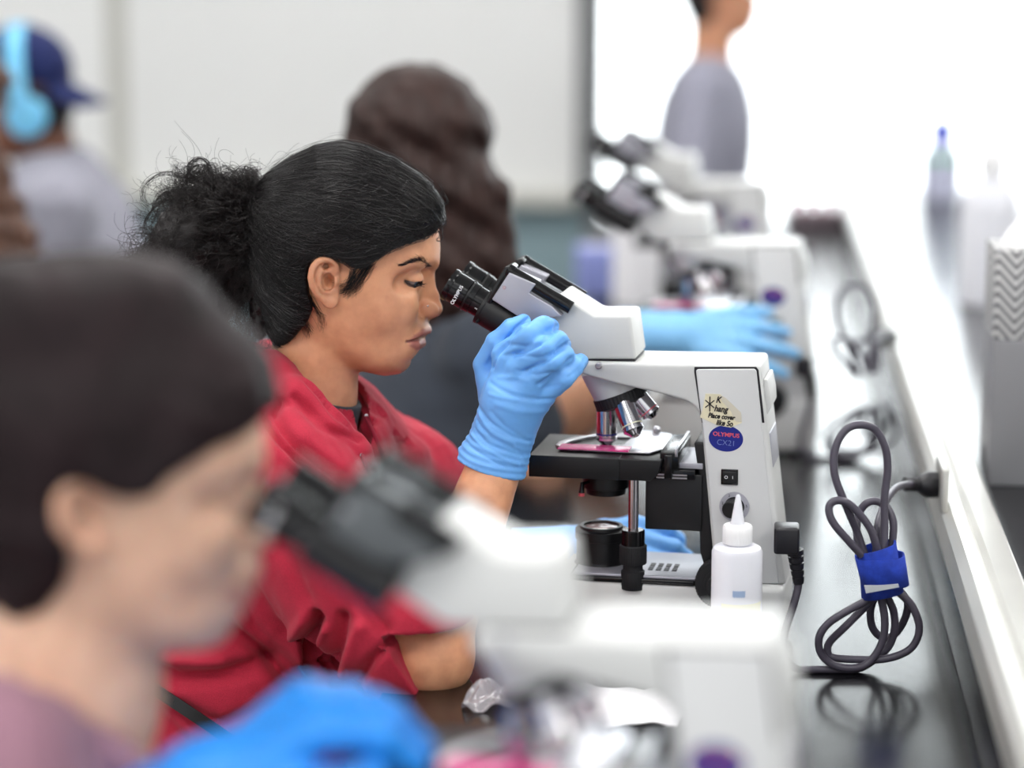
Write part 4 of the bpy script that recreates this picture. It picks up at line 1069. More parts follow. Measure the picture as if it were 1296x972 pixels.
# eyes, brows, lashes
M['sclera'] = mat('eye_white', (120, 104, 100), .15, coat=.6); M['iris'] = mat('iris', (16, 11, 10), .08, coat=1)
for s in (1, -1):
    e_ = EYE * np.array([1, s, 1]); gz = A3((.66, -s * .62, -.42)); gz /= np.linalg.norm(gz); wdir = HF.e * gz[0] + HF.n * gz[1] + np.array([0, 0, gz[2]])
    bm = bmesh.new(); b2 = bmesh.new(); bmesh.ops.create_uvsphere(b2, u_segments=24, v_segments=16, radius=EYE_R); merge(bm, b2)
    eo = fin(bm, 'eye', M['sclera'], B, loc=HF.w(e_) - BO)
    lathe('iris', M['iris'], [(EYE_R * .86, .0064), (EYE_R * .93, .0060), (EYE_R * .99, .0045), (EYE_R * 1.012, .0025)], (0, 0, 0), wdir, eo, 24)
lash = []
for s in (1, -1):
    pts = spline([Vector(p) for p in lid_line[:]], 8)
    for i, p in enumerate(pts[4:]):
        p = A3(p); o_ = p - EYE; o_ /= np.linalg.norm(o_)
        for j in range(1):
            dr = o_ * .5 + np.array([.65, -.1, -.28]) + rng.normal(size=3) * .14; dr /= np.linalg.norm(dr); L = rng.uniform(.004, .0075)
            t = np.linspace(0, 1, 6)[:, None]; c_ = p + o_ * .0006 + dr * L * t + np.array([.0, 0, .0022]) * t * t
            c_[:, 1] *= s; lash.append(np.array([HF.w(x) for x in c_]))
hair_curves('eyelashes', lash, .00022, M['hairBs'], B, BO)
brow = []
bl = [surf(508, 335.5), surf(520, 331), surf(531, 328.5), surf(541, 333.5), surf(545.5, 339)]
bs = spline([Vector(p) for p in bl], 40)
for p in bs:
    for k in range(2):
        f_ = (p - Vector(bl[0])).length / .032; th = .0005 + .0014 * min(1, f_)
        a = A3(p) + np.array([rng.normal() * .0006, 0, rng.normal() * th * .6]); dr = np.array([-.85, 0, .12 + .5 * f_ * .5]) + rng.normal(size=3) * .12; L = rng.uniform(.004, .0065)
        t = np.linspace(0, 1, 5)[:, None]; c_ = a + dr * L * t
        c_[:, 1] = [surf_y_[1] for surf_y_ in [a] * 5]
        brow.append(c_)
qb = np.concatenate(brow)
def head_only(q): return head_fn(q)
for _ in range(3):
    d = head_only(qb); g = grad(head_only, qb); qb = qb - (d - .0004)[:, None] * g / ((g * g).sum(1)[:, None] + 1e-6)
brow = [np.array([HF.w(x) for x in qb[i * 5:(i + 1) * 5]]) for i in range(len(brow))]
brow += [np.array([HF.w(mir(x)) for x in qb[i * 5:(i + 1) * 5]]) for i in range(0, len(qb) // 5, 2)]
hair_curves('eyebrow', brow, .00014, M['hairBs'], B, BO)
def on_head(px, py, yl, off):
    q = HH(px, py, yl)[None].copy()
    for _ in range(5):
        d = head_only(q); g = grad(head_only, q); q = q - (d - off)[:, None] * g / ((g * g).sum(1)[:, None] + 1e-6)
    return q[0]
p = HF.w(on_head(541.4, 387, -.020, .0002)); bm = bmesh.new(); b2 = bmesh.new(); bmesh.ops.create_uvsphere(b2, u_segments=12, v_segments=8, radius=.0011); merge(bm, b2)
fin(bm, 'nose_stud', M['chrome'], B, loc=p - BO)
# hair shell and strands
fh = lambda P: hair_shell(HF.loc(P))
lo = HF.w(np.array([-.12, -.10, -.09])); ax = [axis_pts(HF.o[0] - .125, HF.o[0] + .125, .0024), axis_pts(HF.o[1] - .105, HF.o[1] + .105, .0024), axis_pts(HF.o[2] - .11, HF.o[2] + .15, .0024)]
V, Q = isomesh(fh, ax); V = refine(fh, V); hairo = tomesh('hair', V, Q, M['hairB'], B, None, BO)
st = head_strands(10000, 3, wav=.0003)
strs = [np.array([HF.w(x) for x in s_]) for s_ in st]
hair_curves('hair_strands', strs, .00020, M['hairBs'], hairo, BO)
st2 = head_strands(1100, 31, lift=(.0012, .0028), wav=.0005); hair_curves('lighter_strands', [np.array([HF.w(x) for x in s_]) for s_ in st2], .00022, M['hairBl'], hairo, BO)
fl = head_strands(420, 5, lift=(.002, .009), seg=26, wav=.0022)
hair_curves('flyaway_hairs', [np.array([HF.w(x) for x in s_]) for s_ in fl], .00012, M['hairBs'], hairo, BO)
# wisps by the ear, forehead curl, nape
wl = []
def wisp(pts, n, spread, r_=.0002, curl=0):
    for _ in range(n):
        o_ = rng.normal(size=(len(pts), 3)) * np.linspace(.25, 1, len(pts))[:, None] * spread + rng.normal(size=3) * spread * .6; o_[:, 1] = -abs(o_[:, 1]) * .35 - .0006
        c_ = np.array([A3(v_) for v_ in spline([Vector(A3(p) + o) for p, o in zip(pts, o_)], 6)]); wl.append(np.array([HF.w(x) for x in c_]))
wisp([surf(470, 334), surf(460, 350), surf(452, 362), surf(441, 372)], 60, .0034)
wisp([surf(462, 340), surf(448, 356), surf(440, 366), surf(430, 366)], 34, .0030)
wisp([surf(447, 342), surf(443, 358), surf(436, 372)], 34, .0030)
wisp([surf(393, 375), surf(401, 392), surf(407, 402), surf(408, 412)], 30, .0030)
wisp([surf(386, 405), surf(392, 416), surf(396, 428)], 60, .0040)
wisp([surf(372, 425), surf(378, 436), surf(375, 448)], 60, .0045)
wisp([surf(360, 432), surf(362, 446), surf(358, 456)], 40, .0045)
wisp([HH(557, 284, -.012), HH(560, 290, -.016)] + [HH(555.5 + 5.5 * math.cos(t), 299 + 6 * math.sin(t), -.020) for t in np.linspace(-.6, 4.6, 9)], 12, .0005)
wisp([HH(553, 288, -.015), HH(557, 298, -.02), HH(552, 303, -.024)], 10, .0009)
wisp([HH(560, 262, -.006), HH(566, 254, -.005), HH(562, 247, -.004), HH(556, 249, -.003)], 12, .0012)
wisp([HH(555, 250, -.006), HH(562, 240, -.005), HH(556, 232, -.004)], 10, .0015)
wisp([surf(452, 342), surf(444, 352), surf(432, 360), surf(423, 358)], 10, .0022)
wisp([surf(446, 350), surf(436, 368), surf(424, 372)], 8, .0022)
hair_curves('loose_wisps', wl, .00012, M['hairBs'], hairo, BO)
# curly ponytail
pc_ = HH(248, 306, .0)
lump = [(pc_, (.060, .058, .062)), (HH(205, 330, 0), (.034, .04, .036)), (HH(285, 255, 0), (.034, .036, .034)), (HH(300, 330, 0), (.040, .045, .052)), (HH(318, 268, 0), (.022, .024, .022)), (HH(240, 250, 0), (.030, .03, .026)), (HH(330, 390, 0), (.026, .05, .05)), (HH(262, 380, 0), (.045, .05, .045))]
def tailf(q):
    d = None
    for c_, r_ in lump: e = ell(q, c_, r_); d = e if d is None else smin(d, e, .012)
    return d - .0030 * fnoise(q, 170, 2) - .0015 * fnoise(q, 420, 4) + .016
ft = lambda P: tailf(HF.loc(P))
ax = [axis_pts(HF.o[0] - .25, HF.o[0] - .05, .003), axis_pts(HF.o[1] - .09, HF.o[1] + .09, .003), axis_pts(HF.o[2] - .12, HF.o[2] + .12, .003)]
V, Q = isomesh(ft, ax); tail = tomesh('ponytail', V, Q, M['curlB'], B, None, BO)
cs = []; cr = []
def curl_strand(p0, p1, p2, rad_, turns, ph, seg=34):
    t = np.linspace(0, 1, seg)[:, None]; c_ = p0 * (1 - t) ** 2 + 2 * p1 * t * (1 - t) + p2 * t * t; tg = np.gradient(c_, axis=0); tg /= np.linalg.norm(tg, axis=1, keepdims=True) + 1e-9
    a = np.cross(tg, np.array([.3, .9, .2])); a /= np.linalg.norm(a, axis=1, keepdims=True) + 1e-9; b = np.cross(tg, a); th = ph + turns * 2 * math.pi * t; rr = rad_ * np.clip(t * 3, 0, 1)
    return c_ + (a * np.cos(th) + b * np.sin(th)) * rr
keys = [rng.uniform(-1, 1, 3) for _ in range(90)]
for g_ in range(230):
    c_, r_ = lump[rng.choice(len(lump), p=[.3, .13, .12, .13, .02, .1, .08, .12])]; dv = rng.normal(size=3); dv /= np.linalg.norm(dv); dv[1] = -abs(dv[1]) if rng.random() < .75 else dv[1]
    end = c_ + dv * np.array(r_) * rng.uniform(.78, 1.02); mid = (TIE + end) / 2 + dv * rng.uniform(.005, .03) + np.array([0, 0, .012]); rad_ = rng.uniform(.003, .009); tu = rng.uniform(1.2, 3.6); ph = rng.uniform(0, 6.28)
    for _ in range(20):
        j = rng.normal(size=3) * .0022; cs.append(curl_strand(TIE + rng.normal(size=3) * .006, mid + j, end + j * 1.6, rad_ * rng.uniform(.85, 1.15), tu * rng.uniform(.96, 1.04), ph + rng.normal() * .25)); cr.append(.00026)
# surface frizz following the lumps
for g_ in range(1500):
    c_, r_ = lump[rng.choice(len(lump), p=[.3, .13, .12, .13, .02, .1, .08, .12])]; dv = rng.normal(size=3); dv /= np.linalg.norm(dv); dv[1] = -abs(dv[1])
    s0 = c_ + dv * np.array(r_) * .93; d2 = rng.normal(size=3); s1 = s0 + d2 * .012; s2 = s0 + d2 * .012 + rng.normal(size=3) * .014
    cs.append(curl_strand(s0, s1, s2, rng.uniform(.004, .009), rng.uniform(.5, 1.4), rng.uniform(0, 6), 22)); cr.append(.0002)
# the loose loops that stand out at the top and back
for pts, n_ in (([(262, 235), (245, 226), (240, 210), (250, 201), (262, 206), (267, 222), (258, 236), (244, 240), (236, 228), (243, 212), (258, 210), (266, 220)], 16), ([(250, 232), (225, 222), (200, 221), (183, 233), (180, 250), (188, 262)], 9), ([(230, 240), (205, 246), (195, 262), (203, 280), (213, 284)], 8), ([(240, 250), (205, 255), (186, 275), (184, 292), (196, 299), (207, 293)], 8), ([(210, 280), (190, 300), (180, 316), (176, 330)], 8), ([(290, 235), (296, 218), (285, 210), (275, 215)], 8), ([(300, 240), (312, 226), (322, 216), (332, 214)], 6), ([(325, 238), (335, 224), (350, 210), (372, 196)], 6)):
    for _ in range(n_):
        o_ = rng.normal(size=3) * .0012; c_ = np.array([A3(v_) for v_ in spline([Vector(HH(a, b, -.01) + o_ + rng.normal(size=3) * .0009) for a, b in pts], 7)]); cs.append(c_); cr.append(.00027)
hair_curves('curls', [np.array([HF.w(x) for x in s_]) for s_ in cs], cr, M['curlB'], tail, BO)
print('hair', _t.time() - _T0)
# hoodie
cufn = A3((.916, -.12, .40)); cufn /= np.linalg.norm(cufn); cufc = W3(527, 836, 2.25)
collar = [(gp((322, 470, 2.46), (340, 478, 2.372), (374, 510, 2.330), (412, 545, 2.320), (447, 575, 2.332), (462, 594, 2.362)), [.030, .027, .0235, .0215, .0190, .013]),
          (gp((322, 470, 2.46), (345, 462, 2.53), (402, 472, 2.545), (436, 490, 2.50), (455, 520, 2.455), (463, 560, 2.41), (465, 596, 2.38)), [.030, .026, .022, .018, .016, .014, .012]),
          (gp((340, 500, 2.365), (382, 536, 2.338), (430, 574, 2.340)), [.030, .027, .018])]
slL_end = elL * .62 + shL * .38
def hoodie(P):
    d = torso_fn(E_t, .012, .05)(P)
    d = smin(d, ell(P, W3(300, 560, 2.46), (.055, .105, .075), rotm(0, 25, 0)), .04)
    d = smin(d, ell(P, W3(436, 655, 2.47), (.070, .13, .085), rotm(0, 35, -25)), .04)
    aR = chain(P, [shR, W3(440, 722, 2.285), W3(512, 800, 2.262), elR], [.080, .0745, .0640, .054], .02)
    aR = smax(aR, smin((P - cufc) @ cufn, W3(506, 786, 2.25)[2] - P[:, 2], .01), .003)
    d = smin(d, aR, .016)
    d = smin(d, chain(P, [shL, W3(515, 610, 2.56), slL_end, elL], [.070, .060, .062, .055], .02), .014)
    d = smin(d, ell(P, W3(508, 590, 2.49), (.024, .04, .034), rotm(0, 40, 0)), .012)
    for p_, r_ in collar: d = smin(d, chain(P, p_, r_, .01), .0025)
    d = smax(d, -chain(P, gp((424, 470, 2.42), (437, 505, 2.425), (452, 545, 2.40), (460, 575, 2.37)), [.026, .021, .014, .005], .01), .004)
    d = smax(d, -bbox_guard(lambda q: neck(HF.loc(q), 1.0) - .004, HF.w(HH(405, 450, 0)), .2, P) if False else -(neck(HF.loc(P)) - .0075) , .003)
    return d
_a, _b = W3(335, 640, 2.4), W3(545, 440, 2.4); ax = [axis_pts(-.84, .0, .0040, .0024, _a[0], _b[0]), axis_pts(2.16, 2.74, .0036), axis_pts(.60, 1.31, .0040, .0024, _a[2], _b[2])]
V, Q = isomesh(hoodie, ax); V = refine(hoodie, V, 1, .003); N = vnormals(V, Q)
ST = [  # path, width, depth
 ([(336, 505), (368, 533), (408, 567), (450, 600)], .0050, .008), ([(445, 480), (470, 520), (490, 556)], .003, .006),
 ([(413, 764), (398, 800), (382, 827), (386, 854), (396, 872)], .0075, .015), ([(409, 800), (403.6, 823), (400, 852), (408, 864)], .0050, .011), ([(448, 760), (436, 812), (417, 856)], .0070, .010),
 ([(502, 790), (482, 812), (459, 852)], .0060, .008), ([(274, 766), (294, 800), (336, 835), (367, 874), (382, 885)], .0090, .016), ([(305, 750), (320, 793), (348, 831), (372, 862)], .0070, .006),
 ([(398, 770), (366, 812), (372, 850)], .0080, -.007), ([(425, 776), (414, 800), (391, 840)], .0050, -.006), ([(470, 770), (455, 812), (436, 856)], .0080, -.006), ([(395, 790), (388, 815)], .004, -.004),
 ([(330, 700), (300, 726), (293, 769), (300, 800)], .0016, .0022), ([(162, 838), (220, 860), (274, 856), (336, 843)], .0100, .010), ([(150, 820), (200, 838), (280, 836)], .009, -.006), ([(160, 800), (164, 845)], .006, .009),
 ([(340, 520), (380, 560), (435, 600), (470, 634), (490, 670)], .0055, .008), ([(364, 511), (402, 545), (445, 570)], .0040, .0035), ([(352, 470), (400, 520), (452, 566)], .0030, .003),
 ([(470, 590), (480, 625), (500, 665)], .0050, .005), ([(470, 520), (492, 570), (512, 625), (520, 660)], .0045, .006), ([(500, 560), (518, 590), (524, 630)], .0050, .006), ([(462, 500), (476, 545), (500, 610)], .0040, -.004),
 ([(340, 640), (380, 690), (400, 740)], .012, .005), ([(230, 900), (280, 920), (340, 900)], .012, .006), ([(180, 890), (240, 950)], .010, .005), ([(420, 640), (440, 690), (470, 720)], .010, .004), ([(455, 690), (470, 740), (500, 770)], .008, .006)]
for i_, (pth, w_, dp) in enumerate(ST): V = stroke(V, N, [xz(a, b, 2.27 if i_ > 1 else 2.33) for a, b in pth], w_ * .85, dp * 1.45, ynear=2.47)
V = V - N * (.0022 * fnoise(V, 55, 9) * .8 + .0010 * fnoise(V, 150, 12))[:, None]
hd = tomesh('hoodie', V, Q, M['red_fleece'], B, None, BO); print('hoodie', len(V), _t.time() - _T0)
# cuff hem, strings, emblem, undershirt, strap
def onsurf(f, p, off, n=8):
    q = A3(p)[None].copy()
    for _ in range(n):
        d = f(q); g = grad(f, q); q = q - (d - off)[:, None] * g / ((g * g).sum(1)[:, None] + 1e-6)
    return q[0]
M['string'] = mat('red_string', (150, 26, 52), .8, bump=.6, bscale=2500)
def on_cam(f, px, py, Y0=2.1, Y1=2.7, off=.001):
    a, b = W3(px, py, Y0), W3(px, py, Y1); t = np.linspace(0, 1, 240)[:, None]; P = a + (b - a) * t; d = f(P); i = np.nonzero(d < 0)[0]
    p = P[i[0]] if len(i) else P[np.argmin(d)]; dr = (a - b) / np.linalg.norm(a - b); return p + dr * off
for pts in ([(458, 575), (466, 596), (478, 622), (489, 650), (497, 672)], [(463, 527), (474, 552), (490, 590), (505, 625), (516, 650)]):
    tube('drawstring', M['string'], [Vector(on_cam(hoodie, a, b, off=.002) - BO) for a, b in pts], .0022, hd)
for px_, py_ in ((458, 576), (463.5, 526)):
    p = on_cam(hoodie, px_, py_, off=.003); lathe('eyelet', M['satin'], [(0, .0020), (.001, .0017)], p - BO, (.3, -.9, .2), hd, 16)
M['emb'] = mat('emblem_blue', (38, 52, 120), .6)
ce = on_cam(hoodie, 501, 633, off=.0015); nn = grad(hoodie, ce[None])[0]; nn /= np.linalg.norm(nn)
bm = bmesh.new(); zd_ = Vector(nn); tr = zd_.to_track_quat('Z', 'Y').to_matrix().to_4x4()
for r1, r2, h0, mi in ((.0085, .0125, .0, 0), (.0075, .0115, .0006, 1)):
    b = bmesh.new(); vs = [b.verts.new((r1 * math.cos(2 * math.pi * k / 32), r2 * math.sin(2 * math.pi * k / 32), h0)) for k in range(32)]; b.faces.new(vs)
    r_ = bmesh.ops.extrude_face_region(b, geom=b.faces[:]); [setattr(v_.co, 'z', v_.co.z + .0006) for v_ in r_['geom'] if isinstance(v_, bmesh.types.BMVert)]
    merge(bm, b, mi)
b = bmesh.new(); a_lathe(bm, [(.0012, .0028), (.0018, .0026)], (.002, .004, 0), (0, 0, 1), 20, 0)
a_box(bm, -.006, .006, -.0065, -.0045, .0012, .0018); 
emb = fin(bm, 'emblem', [M['paper'], M['emb']], hd); emb.matrix_local = Matrix.Translation(Vector(ce - BO)) @ tr @ Matrix.Rotation(R(200), 4, 'Z')
# dark undershirt at the throat
us = [W3(428, 497, 2.36), W3(437, 515, 2.372), W3(446, 530, 2.385)]
fU = lambda P: smax(np.abs(neck(HF.loc(P)) - .002) - .0036, (P - W3(430, 505, 2.42)) @ A3((.35, 0, .94)), .003)
ax = [axis_pts(HF.o[0] - .16, HF.o[0] + .08, .0022), axis_pts(HF.o[1] - .09, HF.o[1] + .09, .0022), axis_pts(HF.o[2] - .23, HF.o[2] - .08, .0022)]
V, Q = isomesh(fU, ax); tomesh('undershirt', V, Q, M['charcoal'], B, None, BO)
sp_ = [on_cam(hoodie, a, b, off=.0025) for a, b in ((128, 816), (150, 838), (190, 868), (235, 898), (275, 925), (310, 950), (350, 978))]
bm = bmesh.new(); ctr = spline([Vector(p - BO) for p in sp_], 8); prev = None
for i, p in enumerate(ctr):
    t = (ctr[min(i + 1, len(ctr) - 1)] - ctr[max(i - 1, 0)]).normalized(); n_ = Vector((.1, -.95, .2)); s_ = t.cross(n_).normalized() * .0058
    r4 = [bm.verts.new(p + s_), bm.verts.new(p + s_ + n_ * .003), bm.verts.new(p - s_ + n_ * .003), bm.verts.new(p - s_)]
    if prev:
        for k in range(4): bm.faces.new((prev[k], prev[(k + 1) % 4], r4[(k + 1) % 4], r4[k]))
    prev = r4
fin(bm, 'bag_strap', M['strap'], B)
# gloves
gn = A3(at(600, 500, 2.34) - at(640, 600, 2.34)); cf = W3(619.5, 590, 2.34); gax = W3(648, 520, 2.34) - cf; gax /= np.linalg.norm(gax)
cn = W3(606, 560, 2.34) - W3(616, 592, 2.34)
cl = W3(659, 603, 2.335) - W3(580, 577, 2.335); cn = np.cross(cl, A3((0, 1, 0))); cn /= np.linalg.norm(cn); cn = cn if cn[2] > 0 else -cn
def gloveR(P):
    d = handB(P)
    d = smin(d, chain(P, [W3(645, 528, 2.340), W3(633, 558, 2.340), W3(621, 590, 2.338), W3(608, 625, 2.335)], [.0285, .0290, .0345, .036], .008), .006)
    return smax(d, -((P - cf) @ cn), .0012)
ax = [axis_pts(at(575, 500, 2.3).x, at(758, 500, 2.42).x, .0018), axis_pts(2.285, 2.395, .0018), axis_pts(at(650, 612, 2.34).z, at(650, 388, 2.36).z, .0018)]
V, Q = isomesh(gloveR, ax); V = refine(gloveR, V, 1, .0015); N = vnormals(V, Q)
GS = [([(650, 450), (672, 441), (690, 429), (702, 421)], .0017, .0034), ([(664, 470), (688, 458), (708, 443), (716, 438)], .0017, .0034), ([(682, 487), (704, 473), (722, 456)], .0017, .0034), ([(620, 470), (630, 446), (650, 421), (668, 408)], .0018, .0030), ([(620, 488), (650, 500), (680, 507), (705, 508)], .0022, .0016), ([(618, 500), (655, 506)], .0016, -.0010), ([(641, 437), (665, 439), (684, 436)], .0020, .0016), ([(636, 452), (660, 449), (680, 452), (700, 447)], .0018, .0014), ([(655, 470), (680, 474), (700, 470)], .0018, .0015),
 ([(612, 470), (622, 455), (640, 440)], .0030, .0022), ([(622, 522), (640, 540), (662, 556)], .0020, .0012), ([(604, 520), (622, 536), (648, 552), (668, 562)], .0016, .0016), ([(602, 526), (620, 545), (650, 562)], .0014, -.0014), ([(601, 536), (620, 552), (655, 572)], .0014, .0014), ([(598, 545), (615, 560), (640, 570), (660, 580)], .0012, .0014), ([(594, 554), (615, 568), (655, 590)], .0012, -.0013), ([(588, 563), (610, 574), (640, 590)], .0012, .0013),
 ([(690, 422), (700, 418), (704, 408)], .0016, .0012), ([(704, 440), (712, 432)], .0014, .001), ([(719, 478), (733, 470), (737, 460)], .0014, .0010), ([(640, 412), (655, 405)], .0014, .0006), ([(630, 480), (650, 478), (668, 482)], .0022, -.0010), ([(690, 492), (706, 488)], .002, .0012), ([(628, 512), (660, 520), (690, 524)], .003, -.0010)]
V0 = V.copy()
for pth, w_, dp in GS: V = stroke(V, N, [xz(a, b, 2.31) for a, b in pth], w_, dp, facing=.2)
ed = np.clip(((V0 - cf) @ cn) / .004, 0, 1)[:, None]; V = V0 + (V - V0) * ed
s_ax = (V - cf) @ gax; ed = np.clip(((V - cf) @ cn * -1 - .0015) / .004, 0, 1) * (np.abs((N @ cn)) < .8); ed = np.clip((-(V - cf) @ -cn) / .005, 0, 1); V = V + N * (.0007 * np.sin(s_ax * 900 + 3 * np.sin(V[:, 0] * 60)) * np.clip(1 - s_ax / .055, 0, 1) * ed)[:, None] - N * (.0004 * fnoise(V, 190, 3) * ed)[:, None]
gr = tomesh('glove', V, Q, M['nitrile'], B, None, BO)
def gloveL(P): return smax(smin(handL(P), cap(P, wrL - dirL * .09, wrL, .034, .029), .008), -((P - (wrL - dirL * .07)) @ (dirL / np.linalg.norm(dirL))), .002)
cL = wrL + dirL * .07; ax = [axis_pts(cL[i] - .15, cL[i] + .15, .003) for i in range(3)]
V, Q = isomesh(gloveL, ax); tomesh('glove', V, Q, M['nitrile'], B, None, BO)
def trousers(P): return np.minimum(limbs(P, [(p, [x + .012 for x in r_]) for p, r_ in legs]), ell(P, hip, (.15, .18, .10)))
def simple_mesh(name, f, lo, hi, st, m, parent, org, disp=None):
    ax = [axis_pts(lo[i], hi[i], st) for i in range(3)]; V, Q = isomesh(f, ax)
    if disp is not None: V = V + vnormals(V, Q) * disp(V)[:, None]
    return tomesh(name, V, Q, m, parent, None, org)
simple_mesh('trousers', trousers, (-.92, 2.15, .08), (-.22, 2.76, .9), .009, M['denim'], B, BO)
for p_, r_ in feet: simple_mesh('shoe', lambda P: chain(P, p_, [x + .008 for x in r_]), (-.52, p_[0][1] - .07, -.01), (-.17, p_[0][1] + .07, .12), .008, M['shoe'], B, BO)
print('B done', _t.time() - _T0)
# ------------------------------------------------------------------ the people out of focus
def simple_ax(lo, hi, st): return [axis_pts(lo[i], hi[i], st) for i in range(3)]
def make_person(label, org, H, parts, res, skin_m, base_col, lo, hi, hands=(), lip=(.42, .13, .13)):
    P_ = empty('person', org); tag(P_, label, 'person'); O_ = A3(P_.location)
    def f(P):
        d = bbox_guard(H.f, H.w(HH(430, 350, 0)), .26, P)
        d = smin(d, parts['torso'](P), .03)
        d = smin(d, limbs(P, parts['arms'], .015), .03)
        for h in hands: d = smin(d, h(P) + .003, .006)
        return smin(d, limbs(P, parts['legs']), .03)
    V, Q = isomesh(f, simple_ax(lo, hi, res)); c = np.tile(np.array(base_col[:3]), (len(V), 1)); q = H.loc(V); m_ = np.linalg.norm(q, axis=1) < .2
    if m_.any(): c[m_] = lip_col(q[m_], base_col[:3], lip)
    tomesh('body', V, Q, skin_m, P_, c, O_); return P_, O_
def cloth(name, f, lo, hi, st, m, parent, O_, amp=.003, sc_=50, seed=1):
    V, Q = isomesh(f, simple_ax(lo, hi, st)); N = vnormals(V, Q); V = V + N * (amp * fnoise(V, sc_, seed))[:, None]; return tomesh(name, V, Q, m, parent, None, O_)
def legs_for(hip, dy, zf=0.1, kx=.36, st=False):
    if st: return [([hip + np.array([0, -.09, 0]), hip + np.array([.01, -.10, -.42]), hip + np.array([0, -.10, -.88])], [.09, .06, .042]), ([hip + np.array([0, .09, 0]), hip + np.array([.01, .10, -.42]), hip + np.array([0, .10, -.88])], [.09, .06, .042])]
    out = []
    for s in (-1, 1):
        k_ = hip + np.array([kx, s * dy * 1.2, -.02]); sx_ = 1 if kx > 0 else -1; out.append(([hip + np.array([0, s * dy, -.02]), k_, np.array([k_[0] - .05 * sx_, k_[1], zf]), np.array([k_[0] + .10 * sx_, k_[1], .05])], [.09, .066, .042, .036]))
    return out
def legwear(P_, O_, legs, hip, lo, hi, r_=(.16, .17, .10)):
    cloth('trousers', lambda P: np.minimum(limbs(P, [(p[:3], [x + .012 for x in r2[:3]]) for p, r2 in legs]), ell(P, hip, r_)), lo, hi, .012, M['denim'], P_, O_, .002)
    for p, r2 in legs:
        dx_ = 1 if p[-1][0] >= p[-2][0] else -1; a = np.array([p[-1][0] - .12 * dx_, p[-1][1], .05]); b = a + np.array([.17 * dx_, 0, -.005])
        cloth('shoe', lambda P: cap(P, a, b, .048, .042), np.minimum(a, b) - .12, np.maximum(a, b) + np.array([.12, .12, .12]), .012, M['shoe'], P_, O_, 0)
# ---- nearest woman, far left front
Y1 = 1.49
HA = HeadPose(at(150, 612, Y1), R(12), R(-4), 1.02)
hipA = W3(-180, 1290, Y1); hipA[2] = .68; hipA[0] = -.75
shA, shA2 = W3(-20, 985, Y1 - .13), W3(60, 985, Y1 + .15)
elA = W3(120, 1290, Y1 - .13); wrA = W3(262, 1000, 1.42); elA2 = W3(250, 1250, Y1 + .16); wrA2 = W3(640, 1090, Y1 + .10)
EA = [(W3(-50, 1130, Y1 + .02), (.115, .165, .19), rotm(0, 15, 5)), ((hipA + W3(-50, 1130, Y1)) / 2, (.12, .15, .2), rotm(0, 12, 0)), (hipA + np.array([0, .0, .05]), (.14, .17, .12), None)]
dA = A3((.80, .12, .60)); dA /= np.linalg.norm(dA)
nA = A3((-.45, -.25, .85))
hA = lambda P: hand(P, wrA, dA, nA, 1.0, 1.0, 1, .08, curls=(.75, .8, .85, .85))
hA2 = lambda P: hand(P, wrA2, A3((.9, .1, .2)), A3((-.2, -.3, .9)), .95, .5, -1)
def neckA(P):
    return chain(P, [HA.w(HH(415, 395)), HA.w(HH(398, 440)), HA.w(HH(384, 500)), W3(-30, 1010, Y1 + .01)], [.047, .046, .052, .075], .02)
legsA = legs_for(hipA, .09)
partsA = dict(torso=lambda P: smin(torso_fn(EA, -.012)(P), neckA(P), .03), arms=[([shA, elA, wrA], [.050, .040, .027]), ([shA2, elA2, wrA2], [.050, .040, .027])], legs=legsA)
colA = srgb(226, 186, 160)
M['skinA'] = skin('skin_pale', (226, 186, 160), .5)
lo, hi = (-1.05, 1.12, -.02), (.12, 1.88, 1.42)
PA, OA = make_person('dark-haired woman nearest the camera in a mauve top looking into the closest microscope', (hipA[0], Y1, 0), HA, partsA, .006, M['skinA'], colA, lo, hi, (hA, hA2))
def topA(P):
    d = torso_fn(EA, .010)(P); d = smin(d, chain(P, [shA, shA * .6 + elA * .4], [.062, .058]), .02); d = smin(d, chain(P, [shA2, shA2 * .6 + elA2 * .4], [.062, .058]), .02)
    d = smin(d, chain(P, [W3(-60, 960, Y1 - .09), W3(60, 920, Y1 - .085), W3(150, 985, Y1 - .05), W3(200, 1080, Y1)], [.022, .020, .022, .03], .01), .02)
    return smax(d, -(chain(P, [W3(60, 800, Y1), W3(40, 960, Y1 - .02), W3(110, 1000, Y1 - .06)], [.05, .062, .025], .02)), .01)
cloth('top', topA, (-1.02, 1.12, .55), (-.1, 1.88, 1.25), .007, M['mauve'], PA, OA)
def hairA(P):
    q = HA.loc(P); d = hair_shell(q) - .004
    d = smin(d, ell(q, HH(425, 195, 0), (.068, .058, .026)), .03)
    d = smin(d, ell(q, HH(355, 215, 0), (.050, .052, .046)), .02)
    d = smin(d, ell(q, HH(335, 330, 0), (.034, .05, .07)), .02)
    return d
c_ = HA.w(np.zeros(3)); cloth('hair', hairA, c_ - .17, c_ + .18, .004, M['hairA'], PA, OA, .0015, 130)
gA = lambda P: smin(hA(P), cap(P, wrA - dA * .10, wrA, .046, .034), .01)
c_ = wrA + dA * .06; cloth('glove', gA, c_ - .2, c_ + .15, .004, M['nitrile2'], PA, OA, .0012, 140)
c_ = wrA2 + np.array([.06, 0, 0]); cloth('glove', hA2, c_ - .16, c_ + .16, .005, M['nitrile2'], PA, OA, .001, 140)
legwear(PA, OA, legsA, hipA, (-1.05, 1.12, -.02), (-.2, 1.9, .9))
